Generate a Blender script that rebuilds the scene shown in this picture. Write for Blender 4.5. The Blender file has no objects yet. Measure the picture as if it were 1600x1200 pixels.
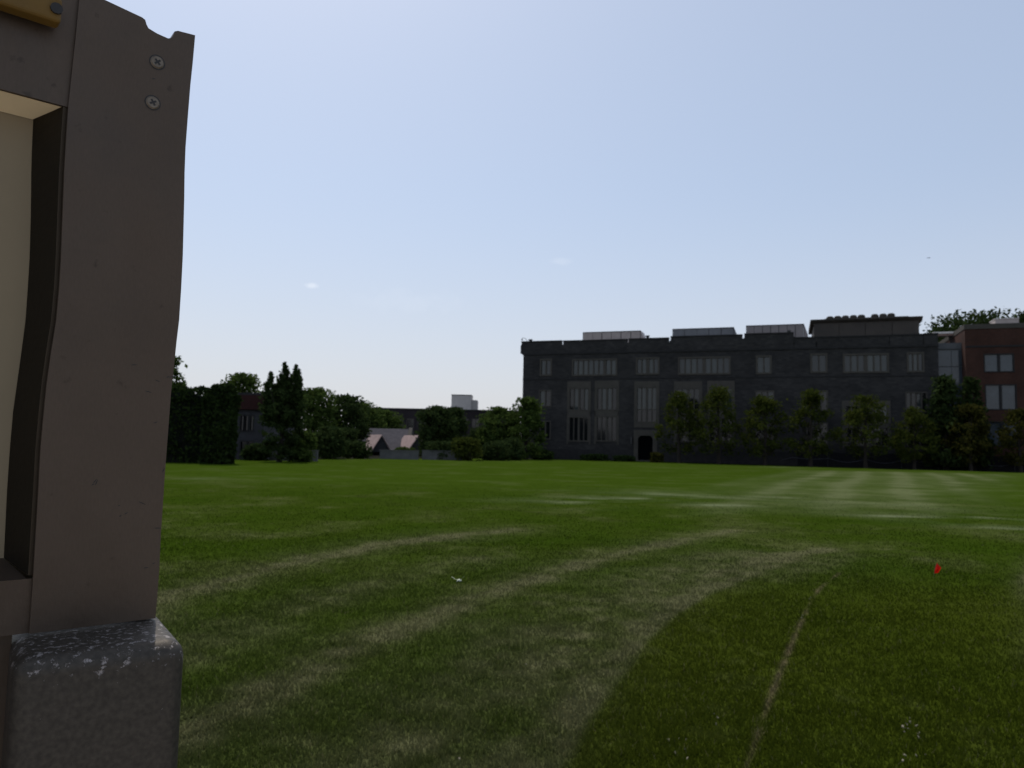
import bpy, bmesh, math, random
import numpy as np
from mathutils import Vector, Matrix

scene = bpy.context.scene
COL = scene.collection
R = math.radians

# ------------------------------------------------------------------ camera
CAM_Z, PITCH, ROLL, FPX = 1.6, R(4.62), R(1.2), 1200.0
fw = Vector((0, math.cos(PITCH), math.sin(PITCH)))
r0 = Vector((1, 0, 0))
u0 = r0.cross(fw).normalized()
rt = math.cos(ROLL) * r0 + math.sin(ROLL) * u0
up = math.cos(ROLL) * u0 - math.sin(ROLL) * r0
cam_data = bpy.data.cameras.new('camera')
cam = bpy.data.objects.new('camera', cam_data)
COL.objects.link(cam)
m = Matrix.Identity(4)
for i in range(3):
    m[i][0], m[i][1], m[i][2] = rt[i], up[i], -fw[i]
m[0][3], m[1][3], m[2][3] = 0, 0, CAM_Z
cam.matrix_world = m
cam_data.sensor_width = 36
cam_data.lens = 36 * FPX / 1600
cam_data.clip_start = 0.05
cam_data.clip_end = 6000
cam_data.dof.use_dof = True
cam_data.dof.focus_distance = 0.52
cam_data.dof.aperture_fstop = 24.0
scene.camera = cam

# ------------------------------------------------------------------ sky, sun, exposure
SUN_EL, SUN_AZ = R(58), R(-24)          # azimuth measured clockwise from +Y
world = bpy.data.worlds.new('World')
scene.world = world
world.use_nodes = True
wn, wl = world.node_tree.nodes, world.node_tree.links
wn.clear()
sky = wn.new('ShaderNodeTexSky')
sky.sky_type = 'NISHITA'
sky.sun_disc = False
sky.sun_elevation = SUN_EL
sky.sun_rotation = SUN_AZ
sky.altitude = 0
sky.air_density = 1.0
sky.dust_density = 1.6
sky.ozone_density = 1.5
bg = wn.new('ShaderNodeBackground')
bg.inputs['Strength'].default_value = 0.10
wo = wn.new('ShaderNodeOutputWorld')
# thin summer haze: the clear sky mixed evenly with a pale milky tone over the whole dome
hz = wn.new('ShaderNodeMix'); hz.data_type = 'RGBA'
hz.inputs[0].default_value = 0.38
hz.inputs[7].default_value = (6.9, 7.9, 9.6, 1)
wl.new(sky.outputs[0], hz.inputs[6])
wtc = wn.new('ShaderNodeTexCoord')
wsp = wn.new('ShaderNodeSeparateXYZ'); wl.new(wtc.outputs['Generated'], wsp.inputs[0])
wel = wn.new('ShaderNodeMapRange'); wel.interpolation_type = 'SMOOTHSTEP'
wel.inputs[1].default_value = -0.02; wel.inputs[2].default_value = 0.34; wel.inputs[3].default_value = 0.62; wel.inputs[4].default_value = 0.0
wl.new(wsp.outputs[2], wel.inputs[0])
hz2 = wn.new('ShaderNodeMix'); hz2.data_type = 'RGBA'
wl.new(wel.outputs[0], hz2.inputs[0]); wl.new(hz.outputs[2], hz2.inputs[6]); hz2.inputs[7].default_value = (6.5, 6.35, 6.75, 1)
# two wisps of cloud low over the far trees
last = hz2.outputs[2]
wno = wn.new('ShaderNodeTexNoise'); wno.inputs['Scale'].default_value = 60; wno.inputs['Detail'].default_value = 4
wl.new(wtc.outputs['Generated'], wno.inputs['Vector'])
for (cx, cy, sx_, sz_, amt) in ((487, 446, 100, 280, 0.30), (872, 409, 60, 200, 0.10), (640, 470, 14, 60, 0.05)):
    dv = (rt * ((cx - 800) / FPX) + up * ((600 - cy) / FPX) + fw).normalized()
    sub = wn.new('ShaderNodeVectorMath'); sub.operation = 'SUBTRACT'; sub.inputs[1].default_value = dv
    wl.new(wtc.outputs['Generated'], sub.inputs[0])
    scl = wn.new('ShaderNodeVectorMath'); scl.operation = 'MULTIPLY'; scl.inputs[1].default_value = (sx_, sx_, sz_)
    wl.new(sub.outputs[0], scl.inputs[0])
    ln_ = wn.new('ShaderNodeVectorMath'); ln_.operation = 'LENGTH'; wl.new(scl.outputs[0], ln_.inputs[0])
    ad_ = wn.new('ShaderNodeMath'); ad_.operation = 'MULTIPLY_ADD'; ad_.inputs[1].default_value = 1.8; wl.new(wno.outputs[0], ad_.inputs[0]); wl.new(ln_.outputs['Value'], ad_.inputs[2])
    mr_ = wn.new('ShaderNodeMapRange'); mr_.inputs[1].default_value = 1.1; mr_.inputs[2].default_value = 1.9; mr_.inputs[3].default_value = amt; mr_.inputs[4].default_value = 0; wl.new(ad_.outputs[0], mr_.inputs[0])
    mx_ = wn.new('ShaderNodeMix'); mx_.data_type = 'RGBA'; wl.new(mr_.outputs[0], mx_.inputs[0]); wl.new(last, mx_.inputs[6]); mx_.inputs[7].default_value = (9.6, 9.9, 10.4, 1)
    last = mx_.outputs[2]
wl.new(last, bg.inputs[0])
wl.new(bg.outputs[0], wo.inputs[0])
sd = bpy.data.lights.new('sun', 'SUN')
sd.energy = 2.0
sd.angle = R(0.55)
sd.color = (1.0, 0.94, 0.85)
sun = bpy.data.objects.new('sun', sd)
COL.objects.link(sun)
sdir = Vector((math.sin(SUN_AZ) * math.cos(SUN_EL), math.cos(SUN_AZ) * math.cos(SUN_EL), math.sin(SUN_EL)))
sun.rotation_euler = (-sdir).to_track_quat('-Z', 'Y').to_euler()
sun.location = sdir * 60
vs = scene.view_settings
vs.view_transform = 'Standard'
vs.look = 'None'
vs.exposure = 0.1
vs.gamma = 1
vs.use_curve_mapping = False
scene.cycles.max_bounces = 6
scene.cycles.diffuse_bounces = 3
scene.cycles.transparent_max_bounces = 8

# ------------------------------------------------------------------ survey helpers: a photo pixel as a bearing from the viewpoint
EYE = Vector((0, 0, CAM_Z))
def ray(x, y):
    return (rt * ((x - 800) / FPX) + up * ((600 - y) / FPX) + fw)
def ground(x, y, z=0.0):
    d = ray(x, y)
    return EYE + d * ((z - CAM_Z) / d.z)
def at(x, y, Y):
    d = ray(x, y)
    return EYE + d * (Y / d.y)
def on_plane(x, y, p0, n):
    d = ray(x, y)
    return EYE + d * ((p0 - EYE).dot(n) / d.dot(n))

# ------------------------------------------------------------------ mesh helpers
class MB:
    """collects polygons; build() links them as one mesh object"""
    def __init__(s):
        s.v, s.f, s.mi = [], [], []
    def poly(s, pts, mi=0):
        i = len(s.v)
        s.v += [tuple(p) for p in pts]
        s.f.append(tuple(range(i, i + len(pts))))
        s.mi.append(mi)
    def box(s, x0, x1, y0, y1, z0, z1):
        i = len(s.v)
        s.v += [(x0, y0, z0), (x1, y0, z0), (x1, y1, z0), (x0, y1, z0), (x0, y0, z1), (x1, y0, z1), (x1, y1, z1), (x0, y1, z1)]
        for f in ((0, 3, 2, 1), (4, 5, 6, 7), (0, 1, 5, 4), (1, 2, 6, 5), (2, 3, 7, 6), (3, 0, 4, 7)):
            s.f.append(tuple(i + k for k in f)); s.mi.append(0)
    def prism(s, prof, axis_from, axis_to, place):
        """prof: list of (a,b); place(a,b,t) -> xyz"""
        n = len(prof)
        i = len(s.v)
        for t in (axis_from, axis_to):
            s.v += [tuple(place(a, b, t)) for a, b in prof]
        s.f.append(tuple(i + k for k in reversed(range(n)))); s.mi.append(0)
        s.f.append(tuple(i + n + k for k in range(n))); s.mi.append(0)
        for k in range(n):
            j = (k + 1) % n
            s.f.append((i + k, i + j, i + n + j, i + n + k)); s.mi.append(0)
    def tube(s, pts, radii, sides=7, cap=True):
        pts = [Vector(p) for p in pts]
        rings = []
        for k, p in enumerate(pts):
            t = (pts[min(k + 1, len(pts) - 1)] - pts[max(k - 1, 0)]).normalized()
            a = t.cross(Vector((0.31, 0.95, 0.05))).normalized()
            b = t.cross(a)
            i = len(s.v)
            for q in range(sides):
                ang = 2 * math.pi * q / sides
                s.v.append(tuple(p + (a * math.cos(ang) + b * math.sin(ang)) * radii[k]))
            rings.append(i)
        for k in range(len(rings) - 1):
            for q in range(sides):
                q2 = (q + 1) % sides
                s.f.append((rings[k] + q, rings[k] + q2, rings[k + 1] + q2, rings[k + 1] + q)); s.mi.append(0)
        if cap:
            s.f.append(tuple(rings[0] + q for q in range(sides))); s.mi.append(0)
            s.f.append(tuple(rings[-1] + q for q in range(sides))); s.mi.append(0)
    def build(s, name, mat, parent=None, smooth=False, loc=None):
        me = bpy.data.meshes.new(name)
        me.from_pydata(s.v, [], s.f)
        for mm in (mat if isinstance(mat, (list, tuple)) else [mat]):
            me.materials.append(mm)
        if any(s.mi):
            me.polygons.foreach_set('material_index', s.mi)
        if smooth:
            me.polygons.foreach_set('use_smooth', [True] * len(me.polygons))
        bm = bmesh.new(); bm.from_mesh(me); bmesh.ops.recalc_face_normals(bm, faces=bm.faces); bm.to_mesh(me); bm.free()
        o = bpy.data.objects.new(name, me)
        COL.objects.link(o)
        if parent is not None:
            o.parent = parent
        if loc is not None:
            o.location = loc
        return o

def mesh_np(name, verts, k, mat, parent=None, color=None):
    """verts (n*k,3): n separate polygons of k corners"""
    n = len(verts) // k
    me = bpy.data.meshes.new(name)
    me.vertices.add(len(verts)); me.vertices.foreach_set('co', verts.astype(np.float32).ravel())
    me.loops.add(n * k); me.loops.foreach_set('vertex_index', np.arange(n * k, dtype=np.int32))
    me.polygons.add(n); me.polygons.foreach_set('loop_start', np.arange(0, n * k, k, dtype=np.int32))
    if color is not None:
        a = me.color_attributes.new('tint', 'FLOAT_COLOR', 'POINT')
        c = np.ones((len(verts), 4), np.float32); c[:, :3] = color
        a.data.foreach_set('color', c.ravel())
    me.materials.append(mat)
    me.update(calc_edges=True)
    o = bpy.data.objects.new(name, me)
    COL.objects.link(o)
    if parent is not None:
        o.parent = parent
    return o

def tag(o, label=None, cat=None, group=None, kind=None):
    if label: o['label'] = label
    if cat: o['category'] = cat
    if group: o['group'] = group
    if kind: o['kind'] = kind
    return o
def empty(name, loc, rz=0.0, label=None, cat=None, group=None):
    o = bpy.data.objects.new(name, None)
    COL.objects.link(o)
    o.location = loc
    o.rotation_euler = (0, 0, rz)
    o.empty_display_size = 0.2
    return tag(o, label, cat, group)

# ------------------------------------------------------------------ materials
def mat(name, c1, c2=None, scale=6.0, rough=0.7, bump=0.0, bump_scale=40.0, metal=0.0, spec=0.3, detail=6, coords='Object', stretch=(1, 1, 1)):
    m = bpy.data.materials.new(name)
    m.use_nodes = True
    nt = m.node_tree
    b = nt.nodes['Principled BSDF']
    b.inputs['Roughness'].default_value = rough
    b.inputs['Metallic'].default_value = metal
    b.inputs['Specular IOR Level'].default_value = spec
    tc = nt.nodes.new('ShaderNodeTexCoord')
    mp = nt.nodes.new('ShaderNodeMapping')
    mp.inputs['Scale'].default_value = stretch
    nt.links.new(tc.outputs[coords], mp.inputs[0])
    if c2 is None:
        c2 = tuple(x * 0.75 for x in c1)
    n = nt.nodes.new('ShaderNodeTexNoise')
    n.inputs['Scale'].default_value = scale
    n.inputs['Detail'].default_value = detail
    n.inputs['Roughness'].default_value = 0.65
    nt.links.new(mp.outputs[0], n.inputs['Vector'])
    r = nt.nodes.new('ShaderNodeValToRGB')
    r.color_ramp.elements[0].position = 0.32
    r.color_ramp.elements[1].position = 0.68
    r.color_ramp.elements[0].color = (*c2, 1)
    r.color_ramp.elements[1].color = (*c1, 1)
    nt.links.new(n.outputs['Fac'], r.inputs[0])
    nt.links.new(r.outputs[0], b.inputs['Base Color'])
    if bump:
        n2 = nt.nodes.new('ShaderNodeTexNoise')
        n2.inputs['Scale'].default_value = bump_scale
        n2.inputs['Detail'].default_value = 4
        nt.links.new(mp.outputs[0], n2.inputs['Vector'])
        bp = nt.nodes.new('ShaderNodeBump')
        bp.inputs['Strength'].default_value = bump
        bp.inputs['Distance'].default_value = 0.02
        nt.links.new(n2.outputs['Fac'], bp.inputs['Height'])
        nt.links.new(bp.outputs[0], b.inputs['Normal'])
    return m

def masonry(name, c1, c2, mortar, bw, bh, msize=0.012, rough=0.85):
    """coursed masonry too far off to tell the pieces apart; local X along the wall, Z up"""
    m = bpy.data.materials.new(name)
    m.use_nodes = True
    nt = m.node_tree
    b = nt.nodes['Principled BSDF']
    b.inputs['Roughness'].default_value = rough
    b.inputs['Specular IOR Level'].default_value = 0.2
    tc = nt.nodes.new('ShaderNodeTexCoord')
    sp = nt.nodes.new('ShaderNodeSeparateXYZ')
    cb = nt.nodes.new('ShaderNodeCombineXYZ')
    ad = nt.nodes.new('ShaderNodeMath'); ad.operation = 'ADD'
    nt.links.new(tc.outputs['Object'], sp.inputs[0])
    nt.links.new(sp.outputs[0], ad.inputs[0]); nt.links.new(sp.outputs[1], ad.inputs[1])
    nt.links.new(ad.outputs[0], cb.inputs[0]); nt.links.new(sp.outputs[2], cb.inputs[1])
    br = nt.nodes.new('ShaderNodeTexBrick')
    br.inputs['Scale'].default_value = 1.0
    br.inputs['Brick Width'].default_value = bw
    br.inputs['Row Height'].default_value = bh
    br.inputs['Mortar Size'].default_value = msize
    br.inputs['Bias'].default_value = 0.0
    br.inputs['Color1'].default_value = (*c1, 1)
    br.inputs['Color2'].default_value = (*c2, 1)
    br.inputs['Mortar'].default_value = (*mortar, 1)
    nt.links.new(cb.outputs[0], br.inputs['Vector'])
    n = nt.nodes.new('ShaderNodeTexNoise')
    n.inputs['Scale'].default_value = 0.35
    n.inputs['Detail'].default_value = 5
    nt.links.new(tc.outputs['Object'], n.inputs['Vector'])
    mr = nt.nodes.new('ShaderNodeMapRange')
    mr.inputs[1].default_value = 0.3; mr.inputs[2].default_value = 0.7
    mr.inputs[3].default_value = 0.7; mr.inputs[4].default_value = 1.25
    nt.links.new(n.outputs['Fac'], mr.inputs[0])
    mx = nt.nodes.new('ShaderNodeMix'); mx.data_type = 'RGBA'; mx.blend_type = 'MULTIPLY'
    mx.inputs[0].default_value = 1.0
    nt.links.new(br.outputs['Color'], mx.inputs[6]); nt.links.new(mr.outputs[0], mx.inputs[7])
    nt.links.new(mx.outputs[2], b.inputs['Base Color'])
    return m

def leaf_mat(name, c1, c2, trans=0.35):
    m = bpy.data.materials.new(name)
    m.use_nodes = True
    nt = m.node_tree
    nt.nodes.clear()
    out = nt.nodes.new('ShaderNodeOutputMaterial')
    g = nt.nodes.new('ShaderNodeNewGeometry')
    r = nt.nodes.new('ShaderNodeValToRGB')
    r.color_ramp.elements[0].color = (*c1, 1)
    r.color_ramp.elements[1].color = (*c2, 1)
    nt.links.new(g.outputs['Random Per Island'], r.inputs[0])
    d = nt.nodes.new('ShaderNodeBsdfDiffuse')
    t = nt.nodes.new('ShaderNodeBsdfTranslucent')
    x = nt.nodes.new('ShaderNodeMixShader'); x.inputs[0].default_value = trans
    nt.links.new(r.outputs[0], d.inputs[0]); nt.links.new(r.outputs[0], t.inputs[0])
    nt.links.new(d.outputs[0], x.inputs[1]); nt.links.new(t.outputs[0], x.inputs[2])
    nt.links.new(x.outputs[0], out.inputs[0])
    return m

def glass(name, c, rough=0.08, spec=0.5):
    return mat(name, c, tuple(v * 0.7 for v in c), scale=0.8, rough=rough, spec=spec)

STONE = masonry('dark_schist', (0.046, 0.042, 0.040), (0.027, 0.0255, 0.025), (0.035, 0.033, 0.031), 0.55, 0.24, 0.02)
BRICK = masonry('red_brick', (0.070, 0.027, 0.017), (0.046, 0.018, 0.012), (0.052, 0.033, 0.026), 0.22, 0.075, 0.010)
DBRICK = masonry('brown_brick', (0.035, 0.026, 0.028), (0.024, 0.018, 0.021), (0.03, 0.026, 0.026), 0.3, 0.1, 0.012)
LIME = mat('limestone_trim', (0.080, 0.070, 0.057), (0.060, 0.053, 0.044), scale=1.5, rough=0.85)
COPING = mat('slate_coping', (0.040, 0.038, 0.037), (0.027, 0.026, 0.026), scale=2, rough=0.9, spec=0.1)
ROOFTAR = mat('roof_membrane', (0.10, 0.10, 0.10), (0.07, 0.07, 0.07), scale=1, rough=0.9)
GLASS_T = glass('window_glass_blinds', (0.040, 0.051, 0.050))
GLASS_M = glass('window_glass_mid_tone', (0.027, 0.033, 0.034))  # middle glass tone, chosen at random pane by pane
GLASS_L = glass('window_glass_pale_blind', (0.055, 0.066, 0.062))
GLASS_D = glass('window_glass_dark', (0.012, 0.013, 0.015))
GLASS_B = glass('window_glass_blue', (0.062, 0.076, 0.088))
UNITM = mat('rooftop_unit_paint', (0.50, 0.42, 0.375), (0.40, 0.335, 0.30), scale=1.2, rough=0.6)
UNITD = mat('rooftop_unit_trim', (0.06, 0.055, 0.055), rough=0.6)
PENT_T = mat('penthouse_trim', (0.075, 0.066, 0.055), (0.055, 0.049, 0.042), scale=1.5, rough=0.9, spec=0.1)
PENT = mat('penthouse_cladding', (0.074, 0.062, 0.050), (0.056, 0.048, 0.040), scale=0.8, rough=0.8)
WHITEP = mat('white_painted_metal', (0.75, 0.68, 0.62), (0.6, 0.55, 0.5), scale=1, rough=0.6)
SLATE_P = mat('sunlit_pinkish_slate', (0.46, 0.34, 0.30), (0.32, 0.24, 0.22), scale=2.2, rough=0.95, spec=0.05, detail=8)  # paler copy of the roof slate; sun on the gable slopes put into colour
SLATE = mat('weathered_slate', (0.115, 0.105, 0.108), (0.08, 0.074, 0.077), scale=1.6, rough=0.95, spec=0.0, detail=8)
DOORM = mat('dark_doorway_void', (0.004, 0.004, 0.005), rough=0.9, spec=0.0)  # near black: the doorway's deep shade is put into the door colour
BARK = mat('bark', (0.035, 0.028, 0.022), (0.02, 0.016, 0.013), scale=5, rough=0.95, stretch=(1, 1, 0.2))
MESHF = mat('black_mesh_fabric', (0.010, 0.010, 0.012), (0.006, 0.006, 0.007), scale=3, rough=0.9)
POSTM = mat('fence_post_metal', (0.03, 0.03, 0.032), rough=0.6)
ROPE = mat('pale_rope', (0.10, 0.10, 0.12), rough=0.8)
CONC = mat('pale_concrete', (0.13, 0.125, 0.122), (0.085, 0.084, 0.084), scale=1.2, rough=0.9)
SOIL = mat('shaded_bare_ground', (0.03, 0.028, 0.022), (0.018, 0.018, 0.014), scale=0.6, rough=1.0, spec=0.0)
PAVE = mat('asphalt_path', (0.05, 0.05, 0.052), (0.036, 0.036, 0.038), scale=2, rough=0.9)

# ------------------------------------------------------------------ numpy noise and the turf's own colour
_rs = np.random.RandomState(7)
_TAB = _rs.rand(256, 256)
def vnoise(x, y):
    xi, yi = np.floor(x).astype(int), np.floor(y).astype(int)
    fx, fy = x - xi, y - yi
    fx, fy = fx * fx * (3 - 2 * fx), fy * fy * (3 - 2 * fy)
    g = lambda a, b: _TAB[a % 256, b % 256]
    return (g(xi, yi) * (1 - fx) + g(xi + 1, yi) * fx) * (1 - fy) + (g(xi, yi + 1) * (1 - fx) + g(xi + 1, yi + 1) * fx) * fy
def fbm(x, y, o=4):
    s, a, t = 0, 1.0, 0
    for k in range(o):
        s = s + a * vnoise(x * 2 ** k + 17.3 * k, y * 2 ** k + 9.1 * k); t += a; a *= 0.55
    return s / t
def line(pts):
    return [ground(x, y).xy for x, y in pts]
def dist(X, Y, pts):
    best = np.full(X.shape, 1e9)
    for a, b in zip(pts[:-1], pts[1:]):
        dx, dy = b[0] - a[0], b[1] - a[1]
        t = np.clip(((X - a[0]) * dx + (Y - a[1]) * dy) / (dx * dx + dy * dy + 1e-9), 0, 1)
        best = np.minimum(best, np.hypot(X - a[0] - t * dx, Y - a[1] - t * dy))
    return best
def inside(X, Y, pts):
    c = np.zeros(X.shape, bool)
    n = len(pts)
    for i in range(n):
        (x1, y1), (x2, y2) = pts[i], pts[(i + 1) % n]
        if abs(y2 - y1) < 1e-9: continue
        c ^= ((y1 > Y) != (y2 > Y)) & (X < (x2 - x1) * (Y - y1) / (y2 - y1) + x1)
    return c
def sstep(a, b, x):
    t = np.clip((x - a) / (b - a), 0, 1)
    return t * t * (3 - 2 * t)

# dry wheel tracks worn into the turf: (survey points, half width m, strength)
TRACKS = [
    (line([(190, 968), (250, 940), (330, 915), (430, 886), (520, 867), (600, 851), (700, 838), (800, 827)]), 0.30, 0.85),
    (line([(150, 1100), (250, 1040), (330, 1000), (430, 962), (530, 925), (640, 897), (760, 872)]), 0.42, 0.34),
    (line([(240, 1170), (330, 1125), (420, 1082), (500, 1042), (560, 1012), (640, 977), (720, 946), (800, 917), (880, 890), (960, 868), (1060, 845), (1150, 829)]), 0.24, 0.80),
    (line([(560, 1230), (680, 1170), (800, 1075), (900, 1000), (985, 940), (1075, 897), (1170, 868)]), 0.62, 0.52),
    (line([(800, 1230), (890, 1120), (960, 1040), (1030, 968), (1085, 925), (1150, 895), (1230, 868), (1290, 858)]), 0.30, 0.80),
    (line([(300, 1190), (450, 1130), (620, 1060), (760, 985), (880, 930)]), 0.5, 0.25),
    (line([(1195, 905), (1250, 888), (1330, 866)]), 0.25, 0.40),
    (line([(1625, 870), (1600, 925), (1597, 985), (1612, 1040)]), 0.10, 0.7),
]
SEAM = line([(1160, 1215), (1178, 1170), (1192, 1125), (1215, 1060), (1240, 1000), (1262, 950), (1280, 920), (1315, 893)])
SEAM2 = line([(560, 775), (640, 792), (800, 797), (1000, 817), (1200, 827), (1400, 835), (1620, 844)])
SOD = line([(855, 1230), (905, 1130), (960, 1060), (1000, 1005), (1050, 960), (1100, 930), (1180, 897), (1260, 873), (1330, 860), (1420, 850), (1620, 846), (2300, 846), (2300, 1230)])
SODE = SOD[:9]
PALE = [(line([(890, 783), (960, 780), (1010, 779)]), 0.9, 0.75), (line([(1115, 789), (1150, 789)]), 0.55, 0.7),
        (line([(1390, 806), (1450, 808)]), 0.55, 0.75), (line([(1500, 807), (1580, 809), (1640, 815)]), 0.6, 0.7),
        (line([(1570, 826), (1660, 832)]), 0.7, 0.45), (line([(1040, 772), (1240, 779), (1400, 788)]), 1.4, 0.30),
        (line([(315, 748), (335, 746)]), 0.6, 0.22), (line([(380, 749), (430, 747)]), 0.6, 0.18), (line([(1210, 730), (1260, 731)]), 0.8, 0.7)]
_far = ground(1390, 760); _sd = Vector((math.sin(R(26)), math.cos(R(26)))); _sn = Vector((_sd.y, -_sd.x))
MOWN = line([(1000, 812), (1010, 785), (1090, 752), (1230, 733), (1620, 741), (1620, 812)])
def turf(X, Y):
    """linear base colour of the grass at ground points"""
    D = np.hypot(X, Y)
    n1, n2, n3 = fbm(X * 0.09 + 3, Y * 0.09 + 8), fbm(X * 0.6, Y * 0.6 + 40), fbm(X * 4.5 + 11, Y * 4.5, 3)
    green = np.array([0.033, 0.058, 0.0045])
    lush = np.array([0.041, 0.069, 0.0062])
    olive = np.array([0.041, 0.059, 0.0070])
    dryc = np.array([0.112, 0.110, 0.052])
    sod = np.array([0.044, 0.059, 0.0055])
    c = np.ones(X.shape + (3,)) * green
    def mix(c, col, k):
        return c * (1 - k[..., None]) + col * k[..., None]
    far = sstep(18, 34, Y + 0.35 * X * (X < 0) + 6 * (n1 - 0.5))
    c = mix(c, lush, np.clip(far * (0.75 + 0.6 * (n1 - 0.5)), 0, 1))
    c = mix(c, olive, np.clip((1 - far) * (0.35 + 1.6 * (n2 - 0.5)), 0, 1))
    ins = inside(X, Y, SOD)
    de = dist(X, Y, SODE)
    k = np.where(ins, sstep(0.0, 0.10, de + 0.05 * (n3 - 0.5)), 0) * (1 - sstep(8.0, 11.5, Y))
    c = mix(c, sod, k * np.clip(0.95 + 0.5 * (n2 - 0.5), 0, 1))
    dry = np.zeros(X.shape)
    for pts, w, s in TRACKS:
        d = dist(X, Y, pts) + 0.9 * w * (n2 - 0.5) * 2
        a = s * (0.72 * np.exp(-(d / w) ** 2 * 1.3) + 0.28 * np.exp(-(d / (2.6 * w)) ** 2))
        dry = np.maximum(dry, a)
    dry *= np.clip(1 - 0.85 * k, 0, 1)
    n4 = fbm(X * 1.9 + 31, Y * 1.9 + 4, 3)
    dry = np.clip(dry * (0.25 + 1.5 * n3) * (0.45 + 1.15 * n4) + (1 - k) * 0.16 * sstep(0.50, 0.8, n2) + 0.22 * sstep(0.60, 0.75, n3) * sstep(0.42, 0.7, n2) * (1 - 0.5 * k) * (1 - far), 0, 0.9)
    c = mix(c, dryc, dry)
    for pts, w, s in PALE:
        d = dist(X, Y, pts) + 0.9 * w * (fbm(X * 0.45 + 70, Y * 0.45, 3) - 0.5)
        c = mix(c, np.array([0.17, 0.19, 0.10]), np.clip(s * (0.7 * np.exp(-(d / (0.7 * w)) ** 2) + 0.3 * np.exp(-(d / (2.2 * w)) ** 2)) * 4.2 * (fbm(X * 0.55, Y * 0.8 + 5, 3) - 0.34), 0, 0.8))
    P = (X - _far.x) * _sn.x + (Y - _far.y) * _sn.y
    st = (0.5 + 0.5 * np.sin(P * 2 * math.pi / 2.6 + 3 * (n1 - 0.5)))
    q = inside(X, Y, MOWN) * sstep(0, 5, dist(X, Y, MOWN + MOWN[:1]))
    c = mix(c, np.array([0.120, 0.135, 0.060]), np.clip(q * (0.32 + 0.5 * st ** 2) * (0.2 + 1.6 * n2), 0, 0.8))
    kk = np.exp(-(dist(X, Y, SEAM2) / 0.16) ** 2) * 0.5 * sstep(0.3, 0.6, n2)
    c = mix(c, np.array([0.035, 0.045, 0.010]), kk)
    ks = np.exp(-((dist(X, Y, SEAM) + 0.05 * (fbm(X * 2.2, Y * 2.2 + 90, 3) - 0.4)) / 0.023) ** 2) * np.clip(2.6 * (fbm(X * 3, Y * 3 + 60, 3) - 0.28), 0, 0.75)
    c = mix(c, np.array([0.16, 0.125, 0.072]), ks)
    c *= (0.80 + 0.4 * n3)[..., None] * (0.88 + 0.24 * n2)[..., None]
    return c

GRASSM = bpy.data.materials.new('turf')
GRASSM.use_nodes = True
nt = GRASSM.node_tree
b = nt.nodes['Principled BSDF']
b.inputs['Roughness'].default_value = 0.9
b.inputs['Specular IOR Level'].default_value = 0.0
at_ = nt.nodes.new('ShaderNodeVertexColor'); at_.layer_name = 'tint'
tc = nt.nodes.new('ShaderNodeTexCoord')
nn = nt.nodes.new('ShaderNodeTexNoise'); nn.inputs['Scale'].default_value = 22; nn.inputs['Detail'].default_value = 5; nn.inputs['Roughness'].default_value = 0.75
nt.links.new(tc.outputs['Object'], nn.inputs['Vector'])
mr = nt.nodes.new('ShaderNodeMapRange'); mr.inputs[1].default_value = 0.3; mr.inputs[2].default_value = 0.7; mr.inputs[3].default_value = 0.74; mr.inputs[4].default_value = 1.22
nt.links.new(nn.outputs['Fac'], mr.inputs[0])
mx = nt.nodes.new('ShaderNodeMix'); mx.data_type = 'RGBA'; mx.blend_type = 'MULTIPLY'; mx.inputs[0].default_value = 1
nt.links.new(at_.outputs[0], mx.inputs[6]); nt.links.new(mr.outputs[0], mx.inputs[7])
nt.links.new(mx.outputs[2], b.inputs['Base Color'])
bp = nt.nodes.new('ShaderNodeBump'); bp.inputs['Strength'].default_value = 0.6; bp.inputs['Distance'].default_value = 0.03
nt.links.new(nn.outputs['Fac'], bp.inputs['Height']); nt.links.new(bp.outputs[0], b.inputs['Normal'])

BLADEM = bpy.data.materials.new('grass_blade')
BLADEM.use_nodes = True
nt = BLADEM.node_tree
nt.nodes.clear()
out = nt.nodes.new('ShaderNodeOutputMaterial')
vc = nt.nodes.new('ShaderNodeVertexColor'); vc.layer_name = 'tint'
d_ = nt.nodes.new('ShaderNodeBsdfDiffuse'); t_ = nt.nodes.new('ShaderNodeBsdfTranslucent')
x_ = nt.nodes.new('ShaderNodeMixShader'); x_.inputs[0].default_value = 0.45
nt.links.new(vc.outputs[0], d_.inputs[0]); nt.links.new(vc.outputs[0], t_.inputs[0])
nt.links.new(d_.outputs[0], x_.inputs[1]); nt.links.new(t_.outputs[0], x_.inputs[2]); nt.links.new(x_.outputs[0], out.inputs[0])

# ------------------------------------------------------------------ ground
g = MB()
g.poly([(-3000, -3000, -0.02), (3000, -3000, -0.02), (3000, 3000, -0.02), (-3000, 3000, -0.02)])
tag(g.build('ground', SOIL), kind='structure')

# the lawn: a sheet from behind the viewpoint to its far edge, its rows closer together near the viewpoint
EDGE = [ground(x, y) for x, y in ((-500, 726), (150, 722), (260, 720), (400, 718), (560, 717), (700, 716.5), (815, 717), (960, 719.5), (1100, 724), (1270, 729.5), (1440, 734), (1600, 738.5), (1900, 747))]
ea = np.array([math.atan2(p.x, p.y) for p in EDGE]); er = np.array([math.hypot(p.x, p.y) for p in EDGE])
na, nr = 520, 620
A = np.linspace(R(-60), R(60), na)
T = np.linspace(0, 1, nr)
far_r = np.interp(A, ea, er)
far_r = np.where(np.abs(A) > R(45), far_r[np.argmin(np.abs(np.abs(A) - R(40)))] if False else far_r, far_r)
RR = 1.2 * (far_r[None, :] / 1.2) ** T[:, None]
GX, GY = RR * np.sin(A)[None, :], RR * np.cos(A)[None, :]
GZ = 0.012 * (fbm(GX * 1.3, GY * 1.3, 3) - 0.5) * sstep(1, 3, RR)
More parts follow.
